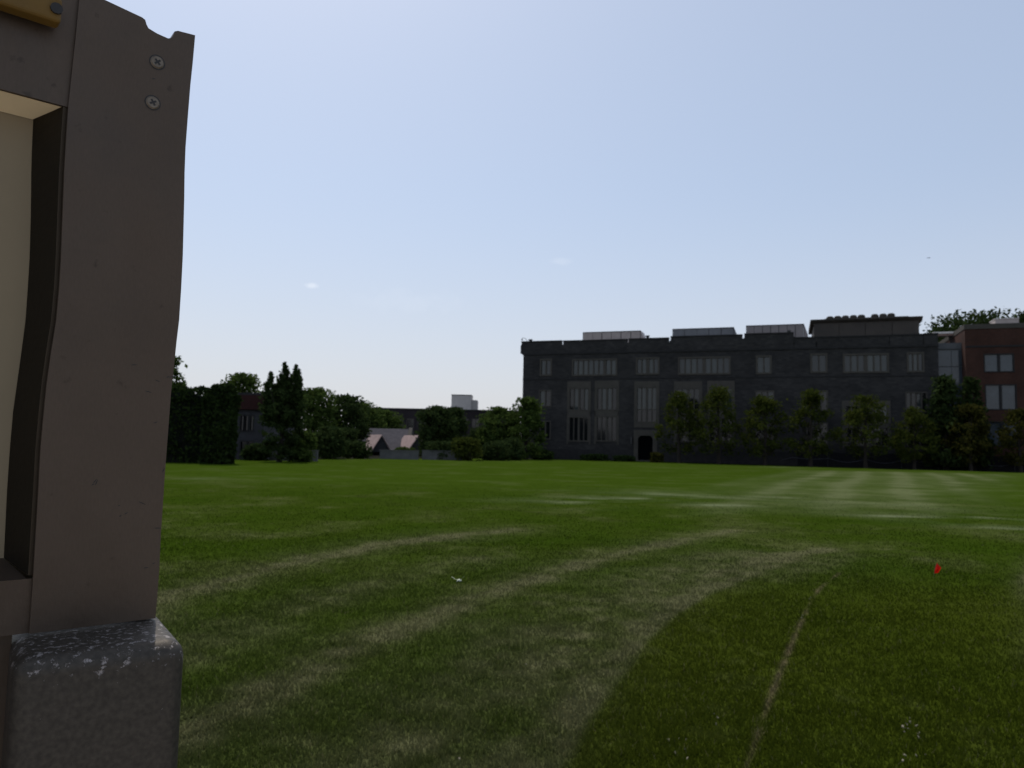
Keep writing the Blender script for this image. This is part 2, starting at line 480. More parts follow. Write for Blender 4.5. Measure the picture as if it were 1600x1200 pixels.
gc = turf(GX, GY)
me = bpy.data.meshes.new('lawn')
idx = np.arange(na * nr).reshape(nr, na)
quads = np.stack([idx[:-1, :-1], idx[:-1, 1:], idx[1:, 1:], idx[1:, :-1]], -1).reshape(-1, 4)
# behind and beside the viewpoint: one more ring of quads out to 30 m
me.vertices.add(na * nr); me.vertices.foreach_set('co', np.stack([GX, GY, GZ], -1).astype(np.float32).ravel())
me.loops.add(quads.size); me.loops.foreach_set('vertex_index', quads.astype(np.int32).ravel())
me.polygons.add(len(quads)); me.polygons.foreach_set('loop_start', np.arange(0, quads.size, 4, dtype=np.int32))
ca = me.color_attributes.new('tint', 'FLOAT_COLOR', 'POINT')
c4 = np.ones((na * nr, 4), np.float32); c4[:, :3] = gc.reshape(-1, 3)
ca.data.foreach_set('color', c4.ravel())
me.materials.append(GRASSM)
me.polygons.foreach_set('use_smooth', [True] * len(quads))
me.update(calc_edges=True)
lawn = bpy.data.objects.new('lawn', me); COL.objects.link(lawn)
tag(lawn, kind='structure')

# the sunlit concrete path the viewer stands on, ending where the lawn begins
PATHM = mat('sunlit_concrete', (0.42, 0.37, 0.31), (0.34, 0.30, 0.25), scale=1.5, rough=0.9)
q = MB()
for i in range(-9, 9):
    for j in range(-8, 0):
        q.box(i * 1.5 + 0.008, i * 1.5 + 1.492, j * 1.5 + 0.808, j * 1.5 + 2.292, -0.02, 0.03)
tag(q.build('path', PATHM), kind='structure')
# blades
rs = np.random.RandomState(3)
NB = 620000
lo, hi = 2.6, 55.0
uu = rs.rand(NB)
bd = np.where(rs.rand(NB) < 0.8, lo * (hi / lo) ** (uu ** 1.15), lo * (14 / lo) ** uu)
ba = rs.uniform(R(-40), R(42), NB)
keep = rs.rand(NB) > sstep(8, 38, bd) ** 0.7
bd, ba = bd[keep], ba[keep]; NB = len(bd)
bx, by = bd * np.sin(ba), bd * np.cos(ba)
bc = turf(bx, by)
ln = rs.uniform(0.018, 0.042, NB) * (0.9 + 0.02 * bd)
wd = rs.uniform(0.0022, 0.0042, NB) * (0.75 + 0.13 * bd)
tuft = fbm(bx * 7, by * 7, 2)
ln *= (0.65 + 0.75 * tuft) / (1 + 0.05 * np.clip(bd - 5, 0, 60))
th = rs.rand(NB) * 2 * math.pi
lean = rs.uniform(0.15, 0.95, NB)
la = rs.rand(NB) * 2 * math.pi
tip = np.stack([bx + ln * lean * np.cos(la), by + ln * lean * np.sin(la), ln * np.sqrt(np.clip(1 - lean ** 2 * 0.6, 0.2, 1))], -1)
b1 = np.stack([bx + wd * np.cos(th), by + wd * np.sin(th), np.full(NB, -0.006)], -1)
b2 = np.stack([bx - wd * np.cos(th), by - wd * np.sin(th), np.full(NB, -0.006)], -1)
bcol = bc * rs.uniform(0.92, 1.26, NB)[:, None]
straw = rs.rand(NB) < 0.02
bcol[straw] = bcol[straw] * 0.4 + np.array([0.11, 0.10, 0.05])
vv = np.stack([b1, b2, tip], 1).reshape(-1, 3)
tag(mesh_np('grass', vv, 3, BLADEM, color=np.repeat(bcol, 3, 0)), 'short mown grass blades with dry straw tracks across the lawn', 'grass', kind='stuff')

# ------------------------------------------------------------------ vegetation
def leaves(centers, size, rng, flat=0.0):
    n = len(centers)
    a = rng.normal(size=(n, 3)); a[:, 2] *= (1 - flat); a /= np.linalg.norm(a, axis=1)[:, None]
    b = rng.normal(size=(n, 3)); b -= a * (a * b).sum(1)[:, None]; b /= np.linalg.norm(b, axis=1)[:, None]
    s = size * rng.uniform(0.6, 1.35, n)[:, None]
    return np.stack([centers + a * s, centers + b * s * 0.55, centers - a * s, centers - b * s * 0.55], 1).reshape(-1, 3)

def crown_points(H, W, z0, style, n, rng):
    """clumped leaf positions; base at origin"""
    nc = max(14, int(n / 55))
    C = []
    for _ in range(nc * 30):
        if len(C) >= nc: break
        q = rng.uniform(0, 1)
        if style == 'street':          # ovate, broad low down, pointed and ragged above
            r = 0.5 * W * (1.0 - q) ** 0.75 * (0.45 + 0.75 * min(1, q * 4)) * 1.05 + 0.06 * W
        elif style == 'cone':
            r = 0.5 * W * (1 - q) ** 0.9 + 0.03 * W
        elif style == 'column':
            r = 0.5 * W * (1 - max(0, q - 0.55) / 0.45) ** 0.7 * min(1, 0.6 + q) + 0.02 * W
        else:                          # round
            r = 0.5 * W * math.sqrt(max(0.02, 1 - (2 * q - 0.95) ** 2))
        ang = rng.uniform(0, 2 * math.pi)
        rr = r * math.sqrt(rng.uniform(0.12, 1)) * rng.uniform(0.75, 1.14)
        C.append((rr * math.cos(ang), rr * math.sin(ang), z0 + q * (H - z0)))
    C = np.array(C)
    cs = (W * 0.5) * (0.22 if style != 'round' else 0.30)
    k = rng.randint(0, len(C), n)
    P = C[k] + rng.normal(size=(n, 3)) * cs * np.array([0.8, 0.8, 0.6]) * rng.uniform(0.4, 1.0, (n, 1))
    P = P[(np.hypot(P[:, 0], P[:, 1]) < 0.57 * W) & (P[:, 2] < H * (0.97 + 0.05 * rng.rand(len(P))))]
    P[:, 2] = np.maximum(P[:, 2], z0 * 0.7)
    return P, C

def tree(name, x, Y, top, width, label, cat='tree', z0f=0.2, style='round', n=3000, leaf=0.28, lm=None, group=None, seed=1, spires=None, base=None):
    rng = np.random.RandomState(seed)
    p = at(x, 700, Y)
    H = at(x, top, Y).z
    W = width / FPX * Y
    root = empty(name, (p.x, p.y, 0 if base is None else base), seed * 0.7, label, cat, group)
    P, C = crown_points(H, W, H * z0f, style, n, rng)
    if spires:
        ps = [P * np.array([1, 1, 0.72])]
        cw = math.cos(-seed * 0.7); sw = math.sin(-seed * 0.7)
        for sx, sh, swd in spires:
            n_ = int(n * 0.16)
            t_ = rng.uniform(0, 1, n_) ** 0.8
            rad = 0.5 * swd * 1.35 * W * (1 - t_) ** 0.5 * (0.85 + 0.3 * np.sin(t_ * 23 + 5 * sx)) + 0.04
            an = rng.uniform(0, 2 * math.pi, n_); rr = rad * rng.uniform(0.1, 1.0, n_) * np.where(rng.rand(n_) < 0.25, 1.9, 1.0) * (0.7 + 0.6 * vnoise(t_ * 14 + 7 * sx, an * 1.2))
            wob = 0.12 * np.sin(t_ * 7 + sx * 9)
            q = np.stack([rr * np.cos(an) + sx * W * cw + wob, rr * np.sin(an) + sx * W * sw, H * 0.35 + t_ * (sh - 0.35) * H], -1)
            ps.append(q)
        P = np.concatenate(ps)
    mesh_np('crown', leaves(P, leaf, rng), 4, lm, root)
    t = MB()
    r = 0.018 * H + 0.05
    lean = rng.normal(size=2) * 0.02 * H
    pts = [(0, 0, -0.1), (lean[0] * 0.3, lean[1] * 0.3, H * 0.25), (lean[0] * 0.7, lean[1] * 0.7, H * 0.55), (lean[0], lean[1], H * 0.86)]
    t.tube(pts, [r * 1.25, r * 0.9, r * 0.55, r * 0.15], 8)
    for k in rng.choice(len(C), min(9, len(C)), replace=False):
        c = C[k]
        s = Vector((0, 0, max(H * 0.16, c[2] * 0.55)))
        e = Vector(c)
        t.tube([s, s.lerp(e, 0.5) + Vector((0, 0, -0.04 * H)), e], [r * 0.42, r * 0.26, r * 0.08], 5)
    t.build('trunk', BARK, root)
    return root

LM_DARK = leaf_mat('leaf_dark_green', (0.022, 0.036, 0.013), (0.048, 0.070, 0.021), 0.28)
LM_MID = leaf_mat('leaf_mid_green', (0.040, 0.066, 0.016), (0.078, 0.112, 0.026), 0.35)
LM_YEL = leaf_mat('leaf_yellow_green', (0.033, 0.047, 0.010), (0.066, 0.078, 0.015), 0.35)
LM_YEW = leaf_mat('leaf_yew', (0.014, 0.024, 0.009), (0.034, 0.052, 0.014), 0.15)
LM_RUST = leaf_mat('leaf_rusty', (0.034, 0.038, 0.009), (0.060, 0.056, 0.013), 0.35)
COREM = mat('hedge_dark_core', (0.006, 0.008, 0.005), rough=1.0)  # near-black fill for the solid block inside the hedge

def clipped_hedge(name, x0, x1, Y, top, depth, label, seed, round_r=0.7):
    rng = np.random.RandomState(seed)
    a, bq = at(x0, 700, Y), at(x1, 700, Y)
    W = bq.x - a.x
    H = at((x0 + x1) / 2, top, Y).z
    root = empty(name, ((a.x + bq.x) / 2, Y + depth / 2, 0), 0, label, 'hedge', 'tall clipped evergreen hedges at the left of the lawn')
    def squash(P):      # rounded shoulders
        x, y, z = P.T
        fx = np.clip((np.abs(x) - (W / 2 - round_r)) / round_r, 0, 1)
        fy = np.clip((np.abs(y) - (depth / 2 - round_r)) / round_r, 0, 1)
        drop = round_r * (1 - np.sqrt(np.clip(1 - np.clip(fx ** 2 + fy ** 2, 0, 1), 0, 1)))
        z = np.where(z > H - round_r * 1.3, z - drop * np.clip((z - (H - round_r * 1.3)) / (round_r * 1.3), 0, 1), z)
        return np.stack([x, y, z], -1)
    n = 9000
    u = rng.uniform(-0.5, 0.5, (n, 3)); u[:, 2] += 0.5
    face = rng.randint(0, 5, n)
    u[face == 0, 0] = -0.5; u[face == 1, 0] = 0.5; u[face == 2, 1] = -0.5; u[face == 3, 1] = 0.5; u[face == 4, 2] = 1
    P = squash(u * np.array([W, depth, H]))
    P += (fbm(P[:, 0] * 1.2 + P[:, 1], P[:, 2] * 1.2 + seed, 2) - 0.5)[:, None] * 0.35 + rng.normal(size=(n, 3)) * 0.06
    mesh_np('foliage', leaves(P, 0.13, rng), 4, LM_YEW, root)
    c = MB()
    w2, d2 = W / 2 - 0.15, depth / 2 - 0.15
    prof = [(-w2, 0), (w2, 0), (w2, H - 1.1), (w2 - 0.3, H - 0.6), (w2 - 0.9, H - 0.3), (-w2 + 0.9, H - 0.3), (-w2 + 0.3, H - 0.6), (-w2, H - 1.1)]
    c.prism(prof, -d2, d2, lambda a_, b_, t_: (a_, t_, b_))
    c.build('inner_core', COREM, root)
    return root

clipped_hedge('clipped_hedge', 205, 318, 52.6, 606, 1.5, 'wide dark clipped hedge block beside the grey metal panel edge', 5)
clipped_hedge('clipped_hedge', 315, 356, 51, 601, 1.5, 'narrow dark clipped hedge column with a rounded right shoulder', 6, 0.74)

# ------------------------------------------------------------------ building helpers
def facade_builder(P0, ang):
    """returns conversions from photo bearings to (s along the wall, z up) on the wall plane moved back by t"""
    d = Vector((math.cos(ang), math.sin(ang), 0)); nrm = Vector((-math.sin(ang), math.cos(ang), 0))   # nrm points into the building
    def sz(x, y, t=0.0):
        p = on_plane(x, y, P0 + nrm * t, nrm)
        q = p - P0
        return q.dot(d), p.z
    def rect(x0, y0, x1, y1, t=0.0):
        xm, ym = (x0 + x1) / 2, (y0 + y1) / 2
        return sz(x0, ym, t)[0], sz(x1, ym, t)[0], sz(xm, y1, t)[1], sz(xm, y0, t)[1]
    return sz, rect

def wall_mesh(name, L, z0, H, depth, openings, material, parent, reveal=0.28, s0=0.0, front=0.0):
    """a wall whose front is cut by openings (s0,s1,z0,z1), with reveals, back, sides and top"""
    S = sorted({s0, L, *[o[0] for o in openings], *[o[1] for o in openings]})
    Z = sorted({z0, H, *[o[2] for o in openings], *[o[3] for o in openings]})
    S = [s for s in S if s0 <= s <= L]; Z = [z for z in Z if z0 <= z <= H]
    w = MB()
    for a, bq in zip(S[:-1], S[1:]):
        for c, d in zip(Z[:-1], Z[1:]):
            sm, zm = (a + bq) / 2, (c + d) / 2
            if any(o[0] < sm < o[1] and o[2] < zm < o[3] for o in openings):
                continue
            w.poly([(a, front, c), (bq, front, c), (bq, front, d), (a, front, d)])
    for o in openings:
        a, bq, c, d = o
        y = front + reveal
        w.poly([(a, front, c), (a, y, c), (a, y, d), (a, front, d)])
        w.poly([(bq, front, c), (bq, front, d), (bq, y, d), (bq, y, c)])
        w.poly([(a, front, d), (a, y, d), (bq, y, d), (bq, front, d)])
        w.poly([(a, front, c), (bq, front, c), (bq, y, c), (a, y, c)])
        w.poly([(a, y + 0.12, c), (bq, y + 0.12, c), (bq, y + 0.12, d), (a, y + 0.12, d)])
    D = depth
    w.poly([(s0, front, z0), (s0, D, z0), (s0, D, H), (s0, front, H)])
    w.poly([(L, front, z0), (L, front, H), (L, D, H), (L, D, z0)])
    w.poly([(s0, D, z0), (L, D, z0), (L, D, H), (s0, D, H)])
    return w.build(name, material, parent)

def window(parent, o, lights, frame_mat, glass_mat, border=0.22, mullion=0.12, wide_every=0, front=0.0, transom=None, glass_fn=None, proud=0.05, wide=0.3):
    """a stone surround with mullions as the part, every pane a sub-part"""
    a, bq, c, d = o
    f = MB()
    y0, y1 = front - proud, front + 0.20
    bw = border
    f.box(a - bw, bq + bw, y0, y1, d, d + bw)
    f.box(a - bw, bq + bw, y0 - 0.04, y1, c - bw, c)
    f.box(a - bw, a, y0, y1, c, d)
    f.box(bq, bq + bw, y0, y1, c, d)
    gaps, x = [], a
    ws = [(wide if wide_every and (k + 1) % wide_every == 0 else mullion) for k in range(lights - 1)]
    lw = (bq - a - sum(ws)) / lights
    for k in range(lights):
        gaps.append((x, x + lw)); x += lw
        if k < lights - 1:
            f.box(x, x + ws[k], front + 0.02, y1, c, d); x += ws[k]
    cuts = [c, d]
    if transom:
        zt = c + (d - c) * transom
        for g0, g1 in gaps:
            f.box(g0, g1, front + 0.05, y1 - 0.03, zt - 0.05, zt + 0.05)
        rows = [(c, zt - 0.05), (zt + 0.05, d)]
    else:
        rows = [(c, d)]
    fo = f.build('window', frame_mat, parent)
    for i, (g0, g1) in enumerate(gaps):
        for j, (z0, z1) in enumerate(rows):
            p = MB()
            p.box(g0 + 0.005, g1 - 0.005, front + 0.15, front + 0.18, z0 + 0.005, z1 - 0.005)
            gm = glass_fn(i, j) if glass_fn else glass_mat
            p.build('pane', gm, fo)
    return fo

# ------------------------------------------------------------------ the long stone building
PA = at(815, 697, 105.0); PA.z = 0
PB = at(1470, 712, 88.0); PB.z = 0
ANG = math.atan2(PB.y - PA.y, PB.x - PA.x)
sz, rect = facade_builder(PA, ANG)
L = (PB - PA).length
z_top = sz(1100, 527)[1]
hall = empty('stone_building', PA, ANG, 'long dark stone collegiate building with grouped windows behind the row of young trees', 'building')
ZPAR = sz(960, 552)[1]          # string course under the parapet
WINS = []                       # (rect, lights, wide_every, glass)
for x0, y0, x1, y1, nl, we in ((846, 563, 860, 585, 2, 0), (896, 563, 962, 585, 8, 6), (996, 561, 1028, 583, 4, 2), (1062, 560, 1139, 583, 8, 4),
                               (1184, 558, 1203, 582, 2, 0), (1269, 555, 1290, 580, 2, 0), (1320, 555, 1386, 580, 6, 3), (1420, 553, 1441, 579, 3, 0)):
    WINS.append((rect(x0, y0, x1, y1), nl, we, 'top'))
for x0, y0, x1, y1, nl, kind in ((844, 611, 860, 634, 2, 'mid'), (1182, 612, 1208, 640, 3, 'mid'), (1262, 612, 1292, 640, 3, 'mid'), (1417, 614, 1447, 642, 4, 'mid'),
                                 (845, 659, 859, 685, 2, 'low'), (1182, 660, 1208, 690, 3, 'low'), (1262, 662, 1292, 692, 3, 'low'), (1419, 668, 1446, 696, 3, 'low')):
    WINS.append((rect(x0, y0, x1, y1), nl, 0, kind))
BAYS = []                        # tall limestone bays
for x0, y0, x1, y1, nl in ((886, 596, 923, 694, 4), (929, 595, 967, 694, 4), (1053, 596, 1097, 695, 4), (1105, 595, 1148, 696, 4), (1316, 626, 1392, 700, 6)):
    BAYS.append((rect(x0, y0, x1, y1), nl))
DB = rect(991, 596, 1030, 668)
DR = rect(997, 681, 1020, 716); DR = (DR[0], DR[1], 0.0, DR[3])
ops = [w[0] for w in WINS]
bay_wins = []
for (a, bq, c, d), nl in BAYS:
    h = d - c
    w = bq - a
    hi = (a + 0.38, bq - 0.38, c + h * 0.55, d - h * 0.12)
    lo_ = (a + 0.38, bq - 0.38, c + h * 0.06, c + h * 0.42)
    bay_wins.append((hi, lo_, nl))
    ops += [hi, lo_]
a, bq, c, d = DB
dwin = (a + 0.4, bq - 0.4, c + (d - c) * 0.13, d - (d - c) * 0.14)
ops += [dwin, DR]
wall_mesh('wall', L, 0, ZPAR, 22, ops, STONE, hall)
rf = MB(); rf.box(0.4, L - 0.4, 0.5, 21.6, ZPAR - 0.30, ZPAR - 0.02); rf.build('roof', ROOFTAR, hall)
c_ = MB(); c_.box(-0.12, L + 0.02, -0.10, 0.3, ZPAR, ZPAR + 0.22); c_.build('string_course', COPING, hall)
zc2 = sz(1100, 590)[1]
c_ = MB()
c_.box(-0.03, L, -0.05, 0.0, zc2 - 0.08, zc2 + 0.08); c_.build('string_course', COPING, hall)
pl = MB(); pl.box(-0.10, DR[0] - 0.5, -0.14, 0, 0, sz(900, 702)[1]); pl.box(DR[1] + 0.5, L, -0.14, 0, 0, sz(1200, 706)[1]); pl.build('plinth', COPING, hall)
# parapet: separate runs with slits between them
runs = [((815, 534), (877.5, 531)), ((880, 531.5), (980, 530)), ((982.5, 530), (1045, 526)), ((1048, 526), (1160, 521.5)), ((1163, 521.5), (1240, 518.5)), ((1241, 527), (1275, 526)), ((1276, 527), (1389, 522)), ((1390, 524), (1442, 520)), ((1443, 522), (1471, 519))]
for (xa, ya), (xb, yb) in runs:
    s1, z1 = sz(xa, ya); s2, z2 = sz(xb, yb)
    s2 = min(s2, L)
    zz = (z1 + z2) / 2
    if s2 - s1 < 0.05: continue
    zn = zz - 0.55
    p = MB(); p.box(s1 - 0.12, min(L, s2 + 0.12), -0.02, 0.45, ZPAR + 0.22, zn); p.box(s1, s2, -0.0201, 0.4501, zn + 0.0005, zz - 0.16); po = p.build('parapet', STONE, hall)
    p = MB(); p.box(s1 - 0.02, s2 + 0.02, -0.09, 0.52, zz - 0.16, zz); p.build('coping', COPING, po)
pe = MB(); pe.box(0, 0.45, 0.452, 21.9, ZPAR - 0.02, z_top - 0.9); pe.build('parapet', STONE, hall)
rng = random.Random(4)
for o, nl, we, kind in WINS:
    gf = {'top': lambda i, j: rng.choice((GLASS_T, GLASS_T, GLASS_M, GLASS_L)), 'mid': lambda i, j: GLASS_T if rng.random() < 0.5 else GLASS_D, 'low': lambda i, j: GLASS_D}[kind]
    window(hall, o, nl, LIME, GLASS_T, border=0.22 if kind == 'top' else 0.14, mullion=0.16, wide_every=we, glass_fn=gf, wide=0.42)
for ((a, bq, c, d), nl), (hi_, lo_, _) in zip(BAYS, bay_wins):
    f = MB()
    f.box(a, bq, -0.06, -0.001, hi_[3] + 0.18, d)
    f.box(a, bq, -0.06, -0.001, lo_[3] + 0.18, hi_[2] - 0.18)
    f.box(a, hi_[0] - 0.181, -0.06, -0.001, c, hi_[3] + 0.179); 
    f.box(hi_[1] + 0.181, bq, -0.06, -0.001, c, hi_[3] + 0.179)
    f.build('bay_surround', LIME, hall)
    mixr = rng.random()
    window(hall, hi_, nl, LIME, GLASS_T, border=0.17, mullion=0.12, wide_every=2, glass_fn=lambda i, j, q=mixr: GLASS_T if (i * 0.37 + q) % 1 > 0.45 else GLASS_D, wide=0.26)
    window(hall, lo_, nl, LIME, GLASS_D, border=0.17, mullion=0.12, wide_every=2, wide=0.26)
a, bq, c, d = DB
f = MB()
f.box(a, bq, -0.06, -0.001, dwin[3] + 0.18, d); f.box(a, dwin[0] - 0.181, -0.06, -0.001, c, dwin[3] + 0.179); f.box(dwin[1] + 0.181, bq, -0.06, -0.001, c, dwin[3] + 0.179)
f.box(dwin[0] - 0.18, dwin[1] + 0.18, -0.06, -0.001, c, dwin[2] - 0.18)
f.build('bay_surround', LIME, hall)
window(hall, dwin, 4, LIME, GLASS_T, border=0.17, mullion=0.12, wide_every=2, transom=0.36, glass_fn=lambda i, j: GLASS_D if j == 0 else GLASS_T, wide=0.26)
# arched doorway
a, bq, c, d = DR
sm = MB()
sm.box(a - 0.55, a, -0.16, 0.1, 0, d + 0.02); sm.box(bq, bq + 0.55, -0.16, 0.1, 0, d + 0.02)
sm.box(a - 0.55, bq + 0.55, -0.16, 0.1, d + 0.02, d + 0.75)
for k in range(6):               # rounded shoulders of the opening
    for sgn, x0 in ((1, a), (-1, bq)):
        w = 0.5 * (1 - math.sqrt(1 - ((k + 1) / 6.5) ** 2))
        z0 = d - 0.5 + 0.5 * k / 6
        sm.box(min(x0, x0 + sgn * w), max(x0, x0 + sgn * w), -0.12, 0.1, z0, z0 + 0.5 / 6)
sm.build('door_surround', LIME, hall)
dm = MB(); dm.box(a, (a + bq) / 2 - 0.01, 0.2, 0.27, 0.02, d); do = dm.build('door', DOORM, hall)
dm = MB(); dm.box((a + bq) / 2 + 0.01, bq, 0.2, 0.27, 0.02, d); dm.build('door', DOORM, hall)
st = MB(); st.box(a - 0.8, bq + 0.8, -1.0, -0.17, 0, 0.16); st.build('step', LIME, hall)
lm_ = MB(); lm_.box(a - 0.95, a - 0.75, -0.35, 0, 2.2, 3.1); lm_.build('wall_lantern', UNITD, hall)
# penthouse
TP = 7.0
ps0, pz0 = sz(1271, 526, TP); ps1, pz1 = sz(1437, 522, TP)
ptop = (sz(1271, 504, TP)[1] + sz(1437, 499, TP)[1]) / 2
npan = 4
pb_ = MB(); pb_.box(ps0 + 0.05, ps1 - 0.05, TP + 0.08, TP + 9, ZPAR - 0.02, ptop); pent = pb_.build('penthouse', PENT, hall)
for k in range(npan):
    w = (ps1 - ps0) / npan
    q = MB(); q.box(ps0 + k * w + 0.05, ps0 + (k + 1) * w - 0.05, TP, TP + 0.078, ZPAR, ptop - 0.25); q.build('cladding_panel', PENT, pent)
q = MB()
q.prism([(TP + 0.3, ptop - 0.22), (TP - 0.03, ptop - 0.05), (TP - 0.38, ptop + 0.20), (TP - 0.38, ptop + 0.34), (TP + 9.4, ptop + 0.34), (TP + 9.4, ptop - 0.2)], ps0 - 0.35, ps1 + 0.35, lambda a_, b_, t_: (t_, a_, b_))
q.build('cornice', PENT_T, pent)
for k, xx in enumerate((1297, 1309, 1321, 1333.5, 1346, 1367, 1380, 1392.5)):
    s, _ = sz(xx, 500, TP + 2)
    q = MB()
    prof = [(0.46, 0.0), (0.46, 0.2), (0.42, 0.36), (0.28, 0.46), (0.0, 0.48)]
    ns = 10
    zb = ptop + 0.60 + 0.05 * k * 0.4
    rings = [[(s + r_ * math.cos(2 * math.pi * j / ns), TP + 2 + r_ * math.sin(2 * math.pi * j / ns), zb + h_) for j in range(ns)] for r_, h_ in prof[:-1]]
    for ra, rb in zip(rings[:-1], rings[1:]):
        for j in range(ns):
            q.poly([ra[j], ra[(j + 1) % ns], rb[(j + 1) % ns], rb[j]])
    for j in range(ns):
        q.poly([rings[-1][j], rings[-1][(j + 1) % ns], (s, TP + 2, zb + 0.48)])
    q.build('roof_vent', PENT_T, pent)
s1, _ = sz(1288, 500, TP + 2); s2, _ = sz(1418, 500, TP + 2)
q = MB(); q.box(s1, s2, TP + 1.2, TP + 2.9, ptop + 0.34, ptop + 0.66); q.build('vent_curb', PENT_T, pent)

# rooftop air units: things standing on the roof
def rooftop_unit(x0, x1, ytl, ytr, t, dpt, npan, label, paint, chamfer=0.0):
    s0, zl = sz(x0, ytl, t); s1, zr = sz(x1 - 0.065 * (x1 - x0), ytr, t)
    h = (zl + zr) / 2
    zb = ZPAR - 0.02
    base = hall.matrix_world @ Vector((0, 0, 0))
    rz = Matrix.Rotation(ANG, 4, 'Z')
    loc = PA + (rz @ Vector((s0, t, zb)))
    root = empty('rooftop_unit', loc, ANG, label, 'rooftop unit', 'pale louvred units on the stone building roof')
    Wd, Hh = s1 - s0, h - zb
    k = MB(); k.box(0.04, Wd - 0.04, 0.06, dpt, 0, Hh - 0.06); k.build('casing', UNITD, root)
    w = Wd / npan
    for i in range(npan):
        p = MB(); p.box(i * w + 0.05, (i + 1) * w - 0.05, 0, 0.058, 0.15, Hh - 0.1); p.build('panel', paint, root)
    p = MB()
    p.box(-0.03, Wd + 0.03, -0.03, 0.06, Hh - 0.1, Hh); p.box(-0.03, 0.03, -0.02, 0.06, 0, Hh - 0.101); p.box(Wd - 0.03, Wd + 0.03, -0.02, 0.06, 0, Hh - 0.101)
    p.box(-0.03, Wd + 0.03, 0.061, dpt + 0.02, Hh - 0.06, Hh - 0.01)
    p.build('edge_trim', UNITD, root)
    p = MB(); ew = 0.07 * Wd
    p.prism([(Wd + 0.031, 0), (Wd + 0.031, Hh - 0.02), (Wd + ew, Hh * 0.62), (Wd + ew, 0)], 0.0, dpt - 0.2, lambda a_, b_, t_: (a_, t_, b_)); p.build('end_hood', paint, root)
    p = MB()
    for i in range(max(4, int(Wd / 0.30))):
        xx = 0.1 + i * 0.30
        if xx < Wd - 0.1: p.box(xx, xx + 0.05, -0.015, -0.001, 0.2, Hh - 0.12)
    p.build('louvre', paint, root)
    return root
GREYU = mat('rooftop_unit_grey', (0.20, 0.20, 0.205), (0.15, 0.15, 0.155), scale=1.2, rough=0.6)
rooftop_unit(911, 1007, 519, 516.5, 3.2, 3.0, 6, 'low cream rooftop unit nearest the lamp end of the stone building', UNITM)
rooftop_unit(1051, 1153, 514, 511, 3.2, 3.0, 5, 'grey panelled rooftop unit in the middle between a cream and a taupe one', GREYU)
rooftop_unit(1166, 1262, 509, 505.5, 3.2, 3.0, 7, 'tall taupe rooftop unit next to the brown penthouse', mat('rooftop_unit_taupe', (0.30, 0.26, 0.245), (0.23, 0.20, 0.19), scale=1.2, rough=0.6))

# little things on the parapet
def on_roof(x, y, t):
    s, z = sz(x, y, t)
    return PA + Matrix.Rotation(ANG, 4, 'Z') @ Vector((s, t, 0)), z
p, z = on_roof(823, 533, 0.2)
lp = empty('roof_lamp', (p.x, p.y, z - 0.5), ANG, 'thin curved lamp arm leaning over the end of the stone building parapet', 'lamp')
q = MB()
q.tube([(0.3, 0, -0.3), (0.2, 0, 0.35), (-0.05, 0, 0.75), (-0.4, 0, 0.95), (-0.68, 0, 0.92)], [0.03] * 5, 6); q.build('arm', UNITD, lp)
q = MB(); q.tube([(-0.66, 0, 0.93), (-0.68, 0, 0.72), (-0.68, 0, 0.62)], [0.04, 0.08, 0.13], 8); q.build('lamp_head', UNITD, lp)
for x, y, lab in ((829, 531, 'small dark vent cap on the parapet beside the curved lamp arm'), (1012, 525, 'small dark vent cap on the parapet right of the low cream rooftop unit'), (1233, 517, 'small dark vent cap in front of the tall taupe rooftop unit')):
    p, z = on_roof(x, y, 0.25)
    v = MB(); v.box(-0.16, 0.16, -0.12, 0.12, -0.9, 0.02); v.box(-0.24, 0.24, -0.18, 0.18, 0.021, 0.16)
    o = v.build('vent_cap', UNITD); o.location = (p.x, p.y, z - 0.1); o.rotation_euler.z = ANG
    tag(o, lab, 'vent', 'vent caps on the stone building parapet')

# ------------------------------------------------------------------ glazed link and brick building at the right
lk0, lkz = sz(1474, 536, 1.0); lk1, _ = sz(1509, 536, 1.0)
lkroot = empty('glazed_link', PA + Matrix.Rotation(ANG, 4, 'Z') @ Vector((L + 0.05, 1.0, 0)), ANG, 'narrow pale glazed stair link between the dark stone building and the red brick one', 'building')
LW = lk1 - L - 0.1
cl_ = mat('link_cladding', (0.13, 0.13, 0.135), (0.10, 0.105, 0.11), scale=1, rough=0.6)
q = MB(); q.box(0, LW, 0.12, 6, 0, lkz - 0.7); q.build('wall', cl_, lkroot)
q = MB(); q.box(0, LW, 0.0, 6, lkz - 0.699, lkz); q.build('parapet', cl_, lkroot)
nz = 7
for k in range(nz):
    z0 = 0.3 + (lkz - 1.1) * k / nz; z1 = 0.3 + (lkz - 1.1) * (k + 1) / nz
    for j in range(2):
        g0 = 0.08 + j * (LW - 0.1) / 2
        q = MB(); q.box(g0, g0 + (LW - 0.1) / 2 - 0.06, 0.04, 0.10, z0, z1 - 0.10); q.build('glazing_panel', GLASS_B, lkroot)

